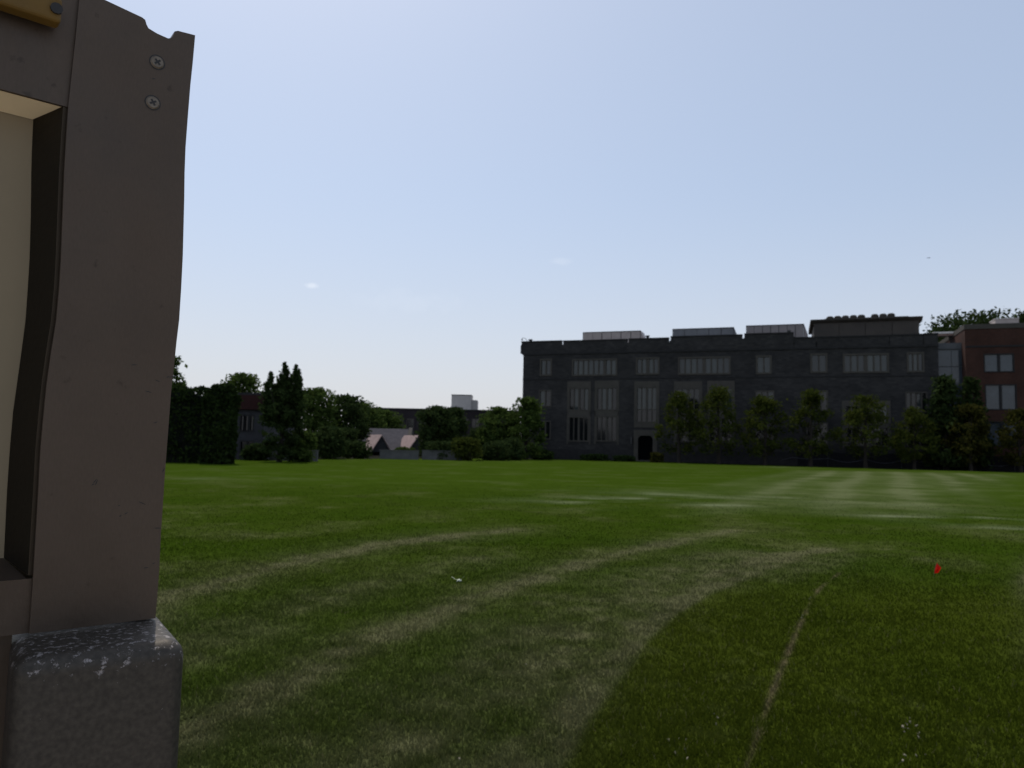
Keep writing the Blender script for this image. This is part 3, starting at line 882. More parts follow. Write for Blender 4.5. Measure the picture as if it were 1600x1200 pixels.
bs, bz = sz(1507, 507, -0.8)
BT = bz
bL = 26.0
broot = empty('brick_building', PA + Matrix.Rotation(ANG, 4, 'Z') @ Vector((bs, -0.8, 0)), ANG, 'red brick building with paired blue-grey windows at the right edge', 'building')
def brect(x0, y0, x1, y1):
    r_ = rect(x0, y0, x1, y1, -0.8); return (r_[0] - bs, r_[1] - bs, r_[2], r_[3])
bo = [brect(1539, 554, 1583, 580), brect(1541, 602, 1587, 639), brect(1543, 660, 1590, 696)]
step = bo[0][1] - bo[0][0] + 3.4
bo += [tuple((o[0] + step, o[1] + step, o[2], o[3])) for o in bo[:2]]
wall_mesh('wall', bL, 0, BT - 0.55, 20, bo, BRICK, broot)
q = MB(); q.box(-0.06, bL, -0.06, 20.1, BT - 0.549, BT); q.build('coping', LIME, broot)
q = MB(); q.box(0, bL, -0.05, -0.001, sz(1550, 541, -0.8)[1] - 0.1, sz(1550, 541, -0.8)[1] + 0.1); q.build('string_course', COPING, broot)
for i, o in enumerate(bo):
    window(broot, o, 2, COPING, GLASS_B, border=0.12, mullion=0.26, proud=0.02, glass_fn=lambda a_, b_: GLASS_B)
s0, z0 = sz(1555, 498, 2.0); s1, z1 = sz(1592, 497, 2.0)
p = PA + Matrix.Rotation(ANG, 4, 'Z') @ Vector((s0, 2.0, 0))
u = empty('rooftop_unit', (p.x, p.y, BT), ANG, 'small cream unit on top of the red brick building', 'rooftop unit')
q = MB(); q.box(0, s1 - s0, 0, 2.5, 0, z0 - BT - 0.06); q.build('casing', UNITM, u)
q = MB(); q.box(-0.05, s1 - s0 + 0.05, -0.05, 2.55, z0 - BT - 0.059, z0 - BT + 0.02); q.build('lid', WHITEP, u)
# the pale beam bridging the two roofs
s0, z0 = sz(1458, 519, 5.0); s1, z1 = sz(1508, 519, 5.0)
p = PA + Matrix.Rotation(ANG, 4, 'Z') @ Vector((s0, 5.0, 0))
bm_ = empty('roof_canopy', (p.x, p.y, z0 - 0.3), ANG, 'thin pale canopy slab spanning above the glazed link roof', 'canopy')
q = MB(); q.box(0, s1 - s0, 0, 3.0, 0.1, 0.32); q.build('slab', WHITEP, bm_)
q = MB(); q.box(0, s1 - s0, 0.06, 0.3, -0.15, 0.099); q.build('fascia', mat('canopy_fascia', (0.30, 0.20, 0.16), rough=0.8), bm_)
q = MB(); q.box(s1 - s0 - 0.25, s1 - s0 - 0.02, 0.05, 0.3, -2.6, -0.151); q.build('support', mat('canopy_support', (0.30, 0.17, 0.12), rough=0.8), bm_)

# ------------------------------------------------------------------ mesh screen fence along the far edge (right half)
FX = [1075, 1130, 1186, 1243, 1300, 1358, 1417, 1476, 1536, 1597, 1660]
fe = [ground(x, 724 + (x - 1100) * 0.0285 - 0.8) for x in FX]
fr = empty('screen_fence', fe[0], 0, 'low fence of black mesh panels with sagging pale rope along the far lawn edge', 'fence')
fo_ = Vector(fe[0])
for i, (p, q_) in enumerate(zip(fe[:-1], fe[1:])):
    a, bq = p - fo_ + Vector((0, 1.2, 0)), q_ - fo_ + Vector((0, 1.2, 0))
    m_ = MB()
    nseg = 8
    hh = 1.75
    for k in range(nseg):
        t0, t1 = k / nseg, (k + 1) / nseg
        f = lambda t: a.lerp(bq, t) + Vector((0, 0.05 * math.sin(9 * t + i), 0))
        s0_, s1_ = f(t0), f(t1)
        sag = lambda t: hh - 0.16 * math.sin(math.pi * t)
        for yo in (0, 0.02):
            o_ = Vector((0, yo, 0))
            m_.poly([s0_ + o_, s1_ + o_, s1_ + o_ + Vector((0, 0, sag(t1))), s0_ + o_ + Vector((0, 0, sag(t0)))])
    m_.build('mesh_panel', MESHF, fr)
    t = MB()
    pts = [a.lerp(bq, k / 8) + Vector((0, -0.3, 0.95 - 0.42 * math.sin(math.pi * k / 8) * (1 if i % 3 else 0.4))) for k in range(9)]
    t.tube(pts, [0.022] * 9, 5); t.build('rope', ROPE, fr)
for p in fe:
    m_ = MB(); a = p - fo_ + Vector((0, 1.17, 0)); m_.tube([a + Vector((0, 0, -0.1)), a + Vector((0, 0, 1.9))], [0.045, 0.045], 7); m_.build('post', POSTM, fr)

# young trees in front of the stone building
def along(x, t):
    s, _ = sz(x, 715, t)
    p = PA + Matrix.Rotation(ANG, 4, 'Z') @ Vector((s, t, 0))
    return p
YT = [(1061, 612, 62, LM_YEL, 'young street tree nearest the arched doorway, sparse crown'), (1123, 603, 72, LM_YEL, 'tallest young street tree, in front of the second pair of tall windows'),
      (1195, 618, 66, LM_YEL, 'young street tree with a rusty patch low in its crown'), (1266, 609, 66, LM_YEL, 'young street tree just left of the pale stone bay'),
      (1352, 618, 80, LM_YEL, 'broad young street tree in front of the pale stone bay'), (1428, 637, 62, LM_YEL, 'young street tree left of the dark bushy evergreen pair'),
      (1516, 633, 62, LM_RUST, 'rusty young street tree in front of the dark bushy evergreen pair'), (1594, 640, 66, LM_RUST, 'young street tree cut by the right edge of the photo')]
for i, (x, top, w, lmx, lab) in enumerate(YT):
    p = along(x, -6.0)
    tree('young_tree', x, p.y, top, w * 1.15, lab, z0f=0.16, style='street', n=3300, leaf=0.17, lm=lmx, group='young street trees along the stone building', seed=20 + i)
p = along(1195, -6.4)
for i, (x, top, w, lab) in enumerate(((1478, 588, 88, 'dark bushy evergreen standing left of its pair before the glazed link'), (1519, 590, 62, 'dark bushy evergreen standing right of its pair before the brick wall'))):
    p = along(x, -3.5)
    tree('evergreen_tree', x, p.y, top, w, lab, z0f=0.06, style='cone', n=5200, leaf=0.24, lm=LM_DARK, group='dark evergreens before the glazed link', seed=40 + i)
# big trees behind the roofs at the right
for i, (x, top, w, Y, lab) in enumerate(((1520, 489, 160, 118, 'large tree rising behind the glazed link and brick roof'), (1612, 490, 110, 122, 'large tree behind the cream unit at the right edge'), (1476, 514, 56, 124, 'smaller tree crown behind the penthouse end'))):
    tree('large_tree', x, Y, top, w, lab, z0f=0.35, style='round', n=11000, leaf=0.33, lm=LM_DARK, group='large trees behind the roofs', seed=50 + i)

# ------------------------------------------------------------------ left background
def simple_building(name, x0, x1, Y, top, depth, material, label, wins=(), ang=0.0, roofm=None, win_glass=GLASS_D, frame=LIME):
    a = at(x0, 700, Y); bq = at(x1, 700, Y)
    W = bq.x - a.x
    H = at((x0 + x1) / 2, top, Y).z
    root = empty(name, (a.x, Y, 0), ang, label, 'building')
    os_ = []
    for (wx0, wy0, wx1, wy1, nl) in wins:
        p, q_ = at(wx0, (wy0 + wy1) / 2, Y), at(wx1, (wy0 + wy1) / 2, Y)
        os_.append(((p.x - a.x, q_.x - a.x, at((wx0 + wx1) / 2, wy1, Y).z, at((wx0 + wx1) / 2, wy0, Y).z), nl))
    wall_mesh('wall', W, 0, H, depth, [o[0] for o in os_], material, root)
    r_ = MB(); r_.box(-0.15, W + 0.15, -0.15, depth + 0.15, H, H + 0.25); r_.build('roof', roofm or COPING, root)
    for o, nl in os_:
        window(root, o, nl, frame, win_glass, border=0.12, mullion=0.1, proud=0.02)
    return root, W, H
# long dark flat roofed building far behind
lb, LBW, LBH = simple_building('long_building', 560, 812, 150, 641, 18, DBRICK, 'long dark flat-roofed building far behind the trees with a cream rooftop block',
    wins=[(585 + 17 * k, 655, 595 + 17 * k, 668, 2) for k in range(13)])
a = at(705, 641, 153); bq = at(736, 641, 153); c = at(745, 641, 153)
x0 = a.x - lb.location.x
z1 = at(720, 617.5, 153).z; z2 = at(740, 625, 153).z
q = MB(); q.box(x0, bq.x - a.x + x0, 3, 9, LBH + 0.25, z1); ph = q.build('rooftop_block', mat('cream_render', (0.62, 0.56, 0.50), (0.5, 0.45, 0.41), scale=0.5, rough=0.8), lb)
q = MB(); q.box(bq.x - a.x + x0 + 0.02, c.x - a.x + x0, 3.3, 8.6, LBH + 0.25, z2); q.build('side_block', mat('cream_render_worn', (0.45, 0.41, 0.37), rough=0.8), ph)
q = MB(); q.box(x0 - 0.06, bq.x - a.x + x0 + 0.06, 2.94, 9.06, z1, z1 + 0.12); q.build('coping', COPING, ph)

# brick house between the hedge and the spired tree
simple_building('brick_house', 352, 410, 66, 618, 10, masonry('house_stone', (0.05, 0.048, 0.052), (0.035, 0.034, 0.038), (0.05, 0.05, 0.05), 0.4, 0.15), 'small house with dark red upper storey beside the clipped hedge',
    wins=[(376, 650, 380, 672, 1), (383, 650, 387, 672, 1), (391, 650, 395, 672, 1), (376, 690, 395, 712, 2)], frame=COPING)
hb = [o for o in COL.objects if o.name.startswith('brick_house')][0]
a = at(352, 618, 66); bq = at(410, 618, 66)
zt, zb = at(390, 617.5, 66).z, at(390, 640, 66).z
q = MB(); q.box(-0.05, bq.x - a.x + 0.05, -0.30, -0.01, zb, zt); q.build('upper_storey', masonry('dark_red_tile', (0.042, 0.013, 0.011), (0.030, 0.010, 0.009), (0.025, 0.010, 0.009), 0.25, 0.2), hb)

# gabled slate roofed building
GY = 104.0
def gx(x): return at(x, 700, GY).x
gb = empty('gabled_building', (gx(552), GY, 0), 0, 'low building with grey slate roof and two dark gables above the lawn edge', 'building')
ox = gx(552)
ze, zr = at(590, 704, GY).z, at(590, 671, GY + 4).z
Wg = gx(645) - ox
gm = masonry('gable_stone', (0.045, 0.043, 0.045), (0.03, 0.03, 0.032), (0.04, 0.04, 0.04), 0.5, 0.2)
q = MB(); q.box(0.5, Wg - 0.3, 0.3, 8, 0, ze); q.build('wall', gm, gb)
q = MB()
x1 = gx(632) - ox
q.prism([(-0.3, ze - 0.2), (4.0, zr), (4.0, zr + 0.15), (-0.3, ze)], -0.0, x1, lambda a_, b_, t_: (t_, a_, b_))
q.prism([(8.3, ze - 0.2), (4.0, zr), (4.0, zr + 0.15), (8.3, ze)], -0.0, x1, lambda a_, b_, t_: (t_, a_, b_))
q.build('roof', SLATE, gb)
q = MB()      # gable end parapet at the right
q.prism([(-0.5, ze - 0.4), (4.0, zr + 0.35), (8.5, ze - 0.4)], x1 + 0.01, x1 + 0.5, lambda a_, b_, t_: (t_, a_, b_)); q.build('gable_parapet', LIME, gb)
for k, (xa, xl, xb, yb) in enumerate(((600, 572, 613, 706), (656, 618, 670, 706))):
    # a cross gable: ridge runs towards the viewer, dark gable wall in front
    s = gx(xa) - ox; hw = gx(xb) - gx(xa); zp = at(xa, 680 if k == 0 else 681, GY).z; z0 = at(xa, yb, GY).z
    lw = gx(xa) - gx(xl)
    w = MB(); w.prism([(s - hw, max(0, z0)), (s + hw, max(0, z0)), (s + hw, z0 + 0.3), (s, zp - 0.12), (s - hw, z0 + 0.3)], -2.4, -2.15, lambda a_, b_, t_: (a_ - (t_ + 2.4) * 0.55, t_, b_)); go = w.build('gable', gm, gb)
    w = MB(); w.prism([(s + 0.0, zp - 0.1), (s, zp + 0.05), (s - hw - 0.2, z0 + 0.15), (s - hw - 0.2, z0)], -2.6, 2.0, lambda a_, b_, t_: (a_ - (t_ + 2.4) * 0.55, t_, b_))
    w.build('roof_slope', SLATE_P, go)
    w = MB(); w.prism([(s + 0.01, zp - 0.1), (s + 0.01, zp + 0.05), (s + hw + 0.2, z0 + 0.15), (s + hw + 0.2, z0)], -2.6, 2.0, lambda a_, b_, t_: (a_ - (t_ + 2.4) * 0.55, t_, b_))
    w.build('roof_slope', SLATE_P, go)

# low pale walls by the far lawn edge
for x0, x1, Y, yt, lab in ((588, 650, 78, 703.5, 'low pale blue-grey wall in front of the gabled building'), (656, 722, 79, 704, 'low pale wall under the dark trees left of the small white marker post'), (408, 486, 62, 703, 'low pale wall at the foot of the spired dark tree')):
    a = at(x0, 710, Y); bq = at(x1, 710, Y); h = at((x0 + x1) / 2, yt, Y).z
    w = MB(); w.box(0, bq.x - a.x, 0, 0.3, -0.05, h - 0.08); o = empty('low_wall', (a.x, Y + 2.0, 0), 0, lab, 'wall', 'low pale walls beyond the lawn')
    w.build('wall_body', CONC, o)
    w = MB(); w.box(-0.04, bq.x - a.x + 0.04, -0.05, 0.35, h - 0.079, h); w.build('coping', CONC, o)

# trees and bushes of the left background
tree('spired_tree', 437, 60, 566, 66, 'tall dark tree with three ragged spires against the sky', z0f=0.05, style='column', n=5200, leaf=0.14, lm=LM_DARK, seed=61, spires=[(-0.36, 0.80, 0.26), (-0.28, 0.90, 0.20), (-0.16, 0.78, 0.24), (-0.05, 0.88, 0.22), (0.03, 1.0, 0.20), (0.10, 0.93, 0.2), (0.20, 0.86, 0.26), (0.30, 0.98, 0.24), (0.38, 0.93, 0.22), (0.42, 0.80, 0.22), (0.0, 0.72, 0.5)])
LT = [('leafy_tree', 256, 70, 556, 46, 0.3, 'round', 2200, LM_MID, 'tree mostly hidden behind the grey metal panel edge'),
      ('leafy_tree', 374, 92, 585, 70, 0.3, 'round', 3600, LM_MID, 'rounded tree behind the red house roof'),
      ('leafy_tree', 492, 92, 607, 74, 0.15, 'round', 4200, LM_MID, 'bright green rounded tree right of the spired dark tree'),
      ('leafy_tree', 536, 96, 618, 72, 0.15, 'round', 4200, LM_DARK, 'dark green tree left of the slate roof'),
      ('leafy_tree', 566, 112, 630, 60, 0.15, 'round', 3000, LM_MID, 'lower tree behind the left end of the slate roof'),
      ('leafy_tree', 598, 120, 641, 56, 0.12, 'round', 3000, LM_MID, 'squat tree right behind the slate roof'),
      ('leafy_tree', 681, 92, 635, 58, 0.10, 'round', 3800, LM_DARK, 'dark tree in front of the long flat-roofed building'),
      ('leafy_tree', 708, 96, 637, 46, 0.10, 'round', 2600, LM_DARK, 'dark tree just below the cream rooftop block'),
      ('leafy_tree', 776, 96, 637, 58, 0.10, 'round', 3200, LM_MID, 'low green tree left of the stone building corner'),
      ('leafy_tree', 822, 94, 622, 66, 0.12, 'street', 3000, LM_MID, 'loose green tree overlapping the stone building corner')]
for i, (nm, x, Y, top, w, zf, stl, n, lmx, lab) in enumerate(LT):
    tree(nm, x, Y, top, w * 1.08, lab, z0f=min(zf, 0.06) if nm and x > 300 else zf, style=stl, n=int(n * 1.6), leaf=0.22, lm=lmx, group='leafy trees beyond the lawn', seed=70 + i)
BS = [(500, 84, 676, 60, LM_DARK, 'dark thicket between the spired tree and the gabled building'), (536, 90, 668, 56, LM_DARK, 'dark thicket beside the left end of the slate roof'), (688, 100, 676, 46, LM_DARK, 'dark thicket right of the second dark gable'),
      (802, 100, 662, 54, LM_MID, 'green thicket at the corner of the stone building'), (752, 100, 668, 50, LM_DARK, 'dark thicket under the cream rooftop block'), (400, 63, 694, 44, LM_DARK, 'dark bush at the foot of the small red-topped house'), (470, 61, 674, 44, LM_MID, 'light green bush at the foot of the spired tree'), (512, 74, 666, 60, LM_DARK, 'wide dark bush left of the gabled building'),
      (556, 78, 690, 46, LM_DARK, 'dark bush in front of the left end of the slate roof'), (730, 80, 684, 44, LM_YEL, 'olive bush beside the small white marker post'),
      (772, 84, 690, 50, LM_DARK, 'dark bush below the low green tree'), (800, 88, 684, 40, LM_DARK, 'dark bush at the foot of the stone building corner'),
      (848, 96, 703, 34, LM_YEW, 'low rounded dark bush against the stone building wall'), (690, 82, 690, 50, LM_DARK, 'dark bush above the low pale wall'),
      (1026, 92, 707, 20, LM_RUST, 'small rusty red bush right of the arched doorway'), (632, 92, 699, 30, LM_MID, 'green bush below the right gable'),
      (930, 96, 710, 44, LM_YEW, 'low dark bush under the first pair of tall windows'), (975, 95, 712, 34, LM_YEW, 'low dark bush left of the arched doorway')]
for i, (x, Y, top, w, lmx, lab) in enumerate(BS):
    rng_ = np.random.RandomState(90 + i)
    p = at(x, 700, Y); H = max(0.5, at(x, top, Y).z); W = w / FPX * Y
    root = empty('bush', (p.x, p.y, 0), 0, lab, 'bush', 'bushes beyond the lawn')
    P, C = crown_points(H, W, 0.05, 'round', 2200, rng_)
    mesh_np('foliage', leaves(P, 0.17, rng_), 4, lmx, root)
    t = MB()
    for k in range(5):
        e = Vector(C[rng_.randint(len(C))]); t.tube([(0.05 * k, 0, -0.05), e * 0.5, e], [0.05, 0.03, 0.012], 5)
    t.build('stem', BARK, root)

# ------------------------------------------------------------------ small things on the lawn
p = ground(757, 716.5)
q = MB(); q.tube([(0, 0, -0.05), (0, 0, 0.62)], [0.10, 0.09], 8); q.tube([(0, 0, 0.62), (0, 0, 0.74)], [0.09, 0.03], 8)
o = q.build('marker_post', mat('cream_paint', (0.50, 0.42, 0.32), rough=0.7)); o.location = (p.x, p.y, 0)
tag(o, 'short cream marker post at the far lawn edge before the olive bush', 'post')

p = ground(1459, 903)
fl = empty('marking_flag', (p.x, p.y, 0), 0, 'small red marking flag on a thin wire stuck in the grass', 'flag')
sc_ = p.y / FPX
q = MB(); q.tube([(0, 0, -0.03), (0.03 * 0.4, 0, 0.10), (0.045, 0.005, 0.19)], [0.0022] * 3, 5); q.build('wire', mat('flag_wire', (0.10, 0.09, 0.08), rough=0.5), fl)
RED = bpy.data.materials.new('red_vinyl'); RED.use_nodes = True
nt = RED.node_tree; nt.nodes.clear()
o_ = nt.nodes.new('ShaderNodeOutputMaterial'); dd = nt.nodes.new('ShaderNodeBsdfDiffuse'); tt = nt.nodes.new('ShaderNodeBsdfTranslucent'); xx = nt.nodes.new('ShaderNodeMixShader')
nz_ = nt.nodes.new('ShaderNodeTexNoise'); nz_.inputs['Scale'].default_value = 30
cr = nt.nodes.new('ShaderNodeValToRGB'); cr.color_ramp.elements[0].color = (0.75, 0.02, 0.012, 1); cr.color_ramp.elements[1].color = (0.9, 0.05, 0.03, 1)
nt.links.new(nz_.outputs[0], cr.inputs[0]); nt.links.new(cr.outputs[0], dd.inputs[0]); nt.links.new(cr.outputs[0], tt.inputs[0]); xx.inputs[0].default_value = 0.6
nt.links.new(dd.outputs[0], xx.inputs[1]); nt.links.new(tt.outputs[0], xx.inputs[2]); nt.links.new(xx.outputs[0], o_.inputs[0])
q = MB()
top_, mid_, low_ = Vector((0.045, 0.005, 0.195)), Vector((0.085, -0.03, 0.135)), Vector((0.008, 0.0, 0.06))
fold = Vector((0.028, -0.035, 0.12))
for off in (Vector((0, 0, 0)), Vector((0, 0.0015, 0))):
    q.poly([top_ + off, fold + off, low_ + off]); q.poly([top_ + off, mid_ + off, fold + off]); q.poly([fold + off, mid_ + off, Vector((0.05, -0.02, 0.07)) + off, low_ + off])
q.build('flag_sheet', RED, fl)

p = ground(715, 909)
q = MB()
w = 0.075
pts = [(-w * 1.0, 0.01, 0.055), (-w * 0.35, -0.015, 0.030), (0.02, -0.03, 0.022), (w * 1.15, -0.01, 0.075)]
bk = [(-w * 0.9, 0.05, 0.045), (-w * 0.3, 0.035, 0.020), (0.02, 0.02, 0.018), (w * 1.0, 0.05, 0.055)]
for a, bq, c, d in zip(pts[:-1], pts[1:], bk[1:], bk[:-1]):
    q.poly([a, bq, c, d]); q.poly([tuple(np.array(v_) + (0, 0, -0.0015)) for v_ in (a, bq, c, d)])
q.prism([(-0.01, 0.012), (0.045, 0.012), (0.018, 0.03)], -0.03, 0.03, lambda a_, b_, t_: (a_, t_, b_))
o = q.build('paper_scrap', mat('white_paper', (0.80, 0.82, 0.66), (0.7, 0.72, 0.58), rough=0.8)); o.location = (p.x, p.y, 0)
tag(o, 'crumpled white paper scrap lying on the grass between two tracks', 'litter')

q = MB()
rg = random.Random(8)
for cx, cy, n, sp in ((1118, 1124, 4, 6), (1060, 1175, 7, 22), (1422, 1142, 9, 12), (1430, 1172, 6, 22), (1414, 1190, 2, 6), (1265, 940, 2, 4), (1253, 968, 3, 3), (824, 1043, 1, 2), (720, 1192, 1, 2)):
    for _ in range(n):
        g_ = ground(cx + rg.gauss(0, sp * 0.5), cy + rg.gauss(0, sp * 0.8))
        s_ = rg.uniform(0.003, 0.011)
        an = rg.uniform(0, 6.28)
        v3 = [(g_.x + s_ * math.cos(an + k * 1.57) * (1 if k % 2 else 0.6), g_.y + s_ * math.sin(an + k * 1.57), 0.02 + rg.uniform(-0.004, 0.008)) for k in range(4)]
        lowv = [(x_, y_, z_ - 0.006) for x_, y_, z_ in v3]
        q.poly(v3); q.poly(lowv)
        for k in range(4): q.poly([v3[k], v3[(k + 1) % 4], lowv[(k + 1) % 4], lowv[k]])
tag(q.build('straw_chips', mat('pale_chip', (0.26, 0.225, 0.15), (0.17, 0.15, 0.10), scale=30, rough=0.8)), 'pale chips and dry clippings scattered in the near grass', 'debris', kind='stuff')

p = at(1451, 403, 140)
q = MB()
q.prism([(-0.10, 0.0), (0.0, -0.05), (0.12, 0.0), (0.0, 0.06)], -0.28, 0.22, lambda a_, b_, t_: (t_, a_, b_))
q.poly([(-0.1, 0.05, 0.03), (0.1, 0.05, 0.03), (0.02, 0.45, 0.10), (-0.12, 0.42, 0.09)]); q.poly([(-0.1, -0.05, 0.03), (0.1, -0.05, 0.03), (0.02, -0.45, 0.02), (-0.12, -0.42, 0.02)])
o = q.build('bird', UNITD); o.location = p; o.rotation_euler = (0, 0, 0.3)
tag(o, 'tiny dark bird gliding in the sky above the stone building', 'bird')

# ------------------------------------------------------------------ the metal notice board on its square post, close to the viewpoint
BANG = R(41)
PE = Vector((math.cos(BANG), math.sin(BANG), 0)); PN = Vector((PE.y, -PE.x, 0))     # along the board, and out of its front
A0 = EYE + ray(305, 700) * (0.55 / ray(305, 700).y); A0.z = 0
def pp(x, y, w=0.0):
    """(a along the board, z) where a bearing meets the plane w in front of the board"""
    p = on_plane(x, y, A0 + PN * w, PN)
    return (p - A0).dot(PE), p.z
board = empty('notice_board', (A0.x, A0.y, 0), BANG, 'brushed grey metal notice board with recessed cream panel, cropped by the photo edge', 'notice board')
# local axes of the board: x = along, y = into the board, z = up
def metal(name, c1, c2, rough=0.5, grime=True):
    """sheet metal: fine vertical grain, broad dull smudges and a little uneven sheen"""
    m = mat(name, c1, c2, scale=7, rough=rough, spec=0.35, metal=0.55, bump=0.03, bump_scale=260, stretch=(1, 1, 0.8), detail=6)
    if not grime:
        return m
    nt = m.node_tree
    b = nt.nodes['Principled BSDF']
    tc = nt.nodes['Texture Coordinate']
    src = b.inputs['Base Color'].links[0].from_socket
    def layer(scale, st, lo, hi, a, bb, src, detail=4):
        mp = nt.nodes.new('ShaderNodeMapping'); mp.inputs['Scale'].default_value = st
        n = nt.nodes.new('ShaderNodeTexNoise'); n.inputs['Scale'].default_value = scale; n.inputs['Detail'].default_value = detail
        r = nt.nodes.new('ShaderNodeMapRange'); r.inputs[1].default_value = lo; r.inputs[2].default_value = hi; r.inputs[3].default_value = a; r.inputs[4].default_value = bb
        x = nt.nodes.new('ShaderNodeMix'); x.data_type = 'RGBA'; x.blend_type = 'MULTIPLY'; x.inputs[0].default_value = 1
        nt.links.new(tc.outputs['Object'], mp.inputs[0]); nt.links.new(mp.outputs[0], n.inputs['Vector']); nt.links.new(n.outputs[0], r.inputs[0])
        nt.links.new(src, x.inputs[6]); nt.links.new(r.outputs[0], x.inputs[7])
        return x.outputs[2], n
    src, n1 = layer(13, (1, 1, 0.7), 0.34, 0.68, 0.80, 1.14, src, 5)
    src, n2 = layer(900, (1, 1, 0.25), 0.3, 0.7, 0.95, 1.05, src, 2)
    src, n3 = layer(90, (1, 1, 1), 0.66, 0.72, 1.0, 0.72, src, 6)
    nt.links.new(src, b.inputs['Base Color'])
    r = nt.nodes.new('ShaderNodeMapRange'); r.inputs[1].default_value = 0.35; r.inputs[2].default_value = 0.65; r.inputs[3].default_value = rough - 0.12; r.inputs[4].default_value = rough + 0.14
    nt.links.new(n1.outputs[0], r.inputs[0]); nt.links.new(r.outputs[0], b.inputs['Roughness'])
    return m
ALU = metal('brushed_sheet_metal', (0.106, 0.078, 0.057), (0.090, 0.066, 0.048))
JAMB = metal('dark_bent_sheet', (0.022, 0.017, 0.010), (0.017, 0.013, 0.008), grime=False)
LIPM = metal('jamb_lip', (0.075, 0.056, 0.036), (0.06, 0.045, 0.03), grime=False)
CREAM = mat('cream_board', (0.27, 0.215, 0.135), (0.22, 0.175, 0.11), scale=3, rough=0.75)
LINTEL = mat('beige_lintel', (0.82, 0.68, 0.45), (0.70, 0.57, 0.37), scale=12, rough=0.7)
YELL = mat('yellow_bar', (0.185, 0.105, 0.018), (0.11, 0.062, 0.012), scale=14, rough=0.6, bump=0.1)
DARKS = mat('dark_steel', (0.03, 0.028, 0.026), rough=0.5)
SCREWM = mat('zinc_screw', (0.20, 0.165, 0.125), (0.13, 0.105, 0.08), scale=200, rough=0.4, metal=0.4)

top_pts = [(150, 0), (222, 27), (227, 31), (229, 38), (232, 44), (245, 52), (256, 57), (263, 60), (268, 59), (271, 54), (273, 49), (278, 48), (305, 55)]
right_pts = [(303, 78), (301, 100), (297.5, 133), (293.5, 183), (290, 230), (288.5, 270), (288, 310), (287, 350), (285.7, 400), (283.2, 450), (280, 500), (276, 533), (271.5, 577), (267, 617), (262, 683), (257, 750), (254.5, 790), (251.5, 833), (248.5, 897), (243, 966)]
zrail = pp(107, 165)[1]
ztop_l = pp(150, 0)[1]
seam_top = (125, -10); 
slit = [(125, -12), (118, 60), (107, 163), (103.5, 215), (100.5, 267), (98, 333), (95.5, 400), (92.5, 450), (88, 500), (80, 550), (73, 600), (68, 650), (63.5, 700), (60, 767), (56, 833), (52, 900), (46, 985)]
def loc(pts, w=0.0): return [pp(x, y, w) for x, y in pts]
tp = loc(top_pts); tp[0] = (pp(128, -9)[0], tp[0][1] + 0.004)
outline = tp + loc(right_pts) + list(reversed(loc(slit)))
outer_bottom = pp(243, 966)[1]
outline[len(tp) + len(right_pts)] = (outline[len(tp) + len(right_pts)][0], outer_bottom)
st_ = MB()
st_.prism(outline, 0.0, 0.0025, lambda a_, b_, t_: (a_, t_, b_))
st_.build('stile', ALU, board)
# rolled lip along the stile's top edge, returning backwards
lp_ = MB()
for (a1, z1), (a2, z2) in zip(tp[:-1], tp[1:]):
    lp_.poly([(a1, 0.0026, z1), (a2, 0.0026, z2), (a2, 0.028, z2 - 0.003), (a1, 0.028, z1 - 0.003)])
    lp_.poly([(a1, 0.0026, z1 - 0.003), (a2, 0.0026, z2 - 0.003), (a2, 0.028, z2 - 0.006), (a1, 0.028, z1 - 0.006)])
lp_.build('top_lip', ALU, board)
# side return flange
rp = loc([(305, 55)] + right_pts)
sf = MB()
for (a1, z1), (a2, z2) in zip(rp[:-1], rp[1:]):
    sf.poly([(a1 - 0.001, 0.0026, z1), (a2 - 0.001, 0.0026, z2), (a2 - 0.004, 0.045, z2), (a1 - 0.004, 0.045, z1)])
    sf.poly([(a1 - 0.003, 0.0026, z1), (a2 - 0.003, 0.0026, z2), (a2 - 0.006, 0.045, z2), (a1 - 0.006, 0.045, z1)])
sf.build('side_flange', ALU, board)
aL = -0.62
sA = loc(slit)
zbot = pp(243, 966)[1]
zsill = pp(51, 905)[1]
r_ = MB(); r_.prism([(aL, zrail), (sA[2][0] + 0.004, zrail), (sA[1][0] + 0.004, sA[1][1]), (sA[0][0] + 0.004, ztop_l + 0.004), (aL, ztop_l + 0.004)], 0.0028, 0.0055, lambda a_, b_, t_: (a_, t_, b_)); r_.build('top_rail', ALU, board)
r_ = MB(); r_.prism([(aL, zbot), (sA[-1][0] + 0.004, zbot), (sA[-2][0] + 0.004, zsill), (aL, zsill)], 0.0028, 0.0055, lambda a_, b_, t_: (a_, t_, b_)); r_.build('bottom_rail', ALU, board)
# recess: find its depth from where the inner corner shows
RZ = min((abs(pp(52, 187, -dd_)[1] - zrail), dd_) for dd_ in np.linspace(0.004, 0.2, 600))[1]
RD = 0.62 * RZ
jpx = [(x - 6, y) for x, y in slit[2:-1]]
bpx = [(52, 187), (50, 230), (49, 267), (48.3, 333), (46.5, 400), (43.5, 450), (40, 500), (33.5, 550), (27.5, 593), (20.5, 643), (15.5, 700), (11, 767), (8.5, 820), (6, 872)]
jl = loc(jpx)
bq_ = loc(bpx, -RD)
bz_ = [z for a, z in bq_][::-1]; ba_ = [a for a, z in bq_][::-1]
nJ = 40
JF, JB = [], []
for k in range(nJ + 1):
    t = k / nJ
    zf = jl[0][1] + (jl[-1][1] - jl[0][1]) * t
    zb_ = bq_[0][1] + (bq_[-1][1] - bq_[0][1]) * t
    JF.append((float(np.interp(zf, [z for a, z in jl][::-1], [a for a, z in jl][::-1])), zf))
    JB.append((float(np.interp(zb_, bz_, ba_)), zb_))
j_ = MB()
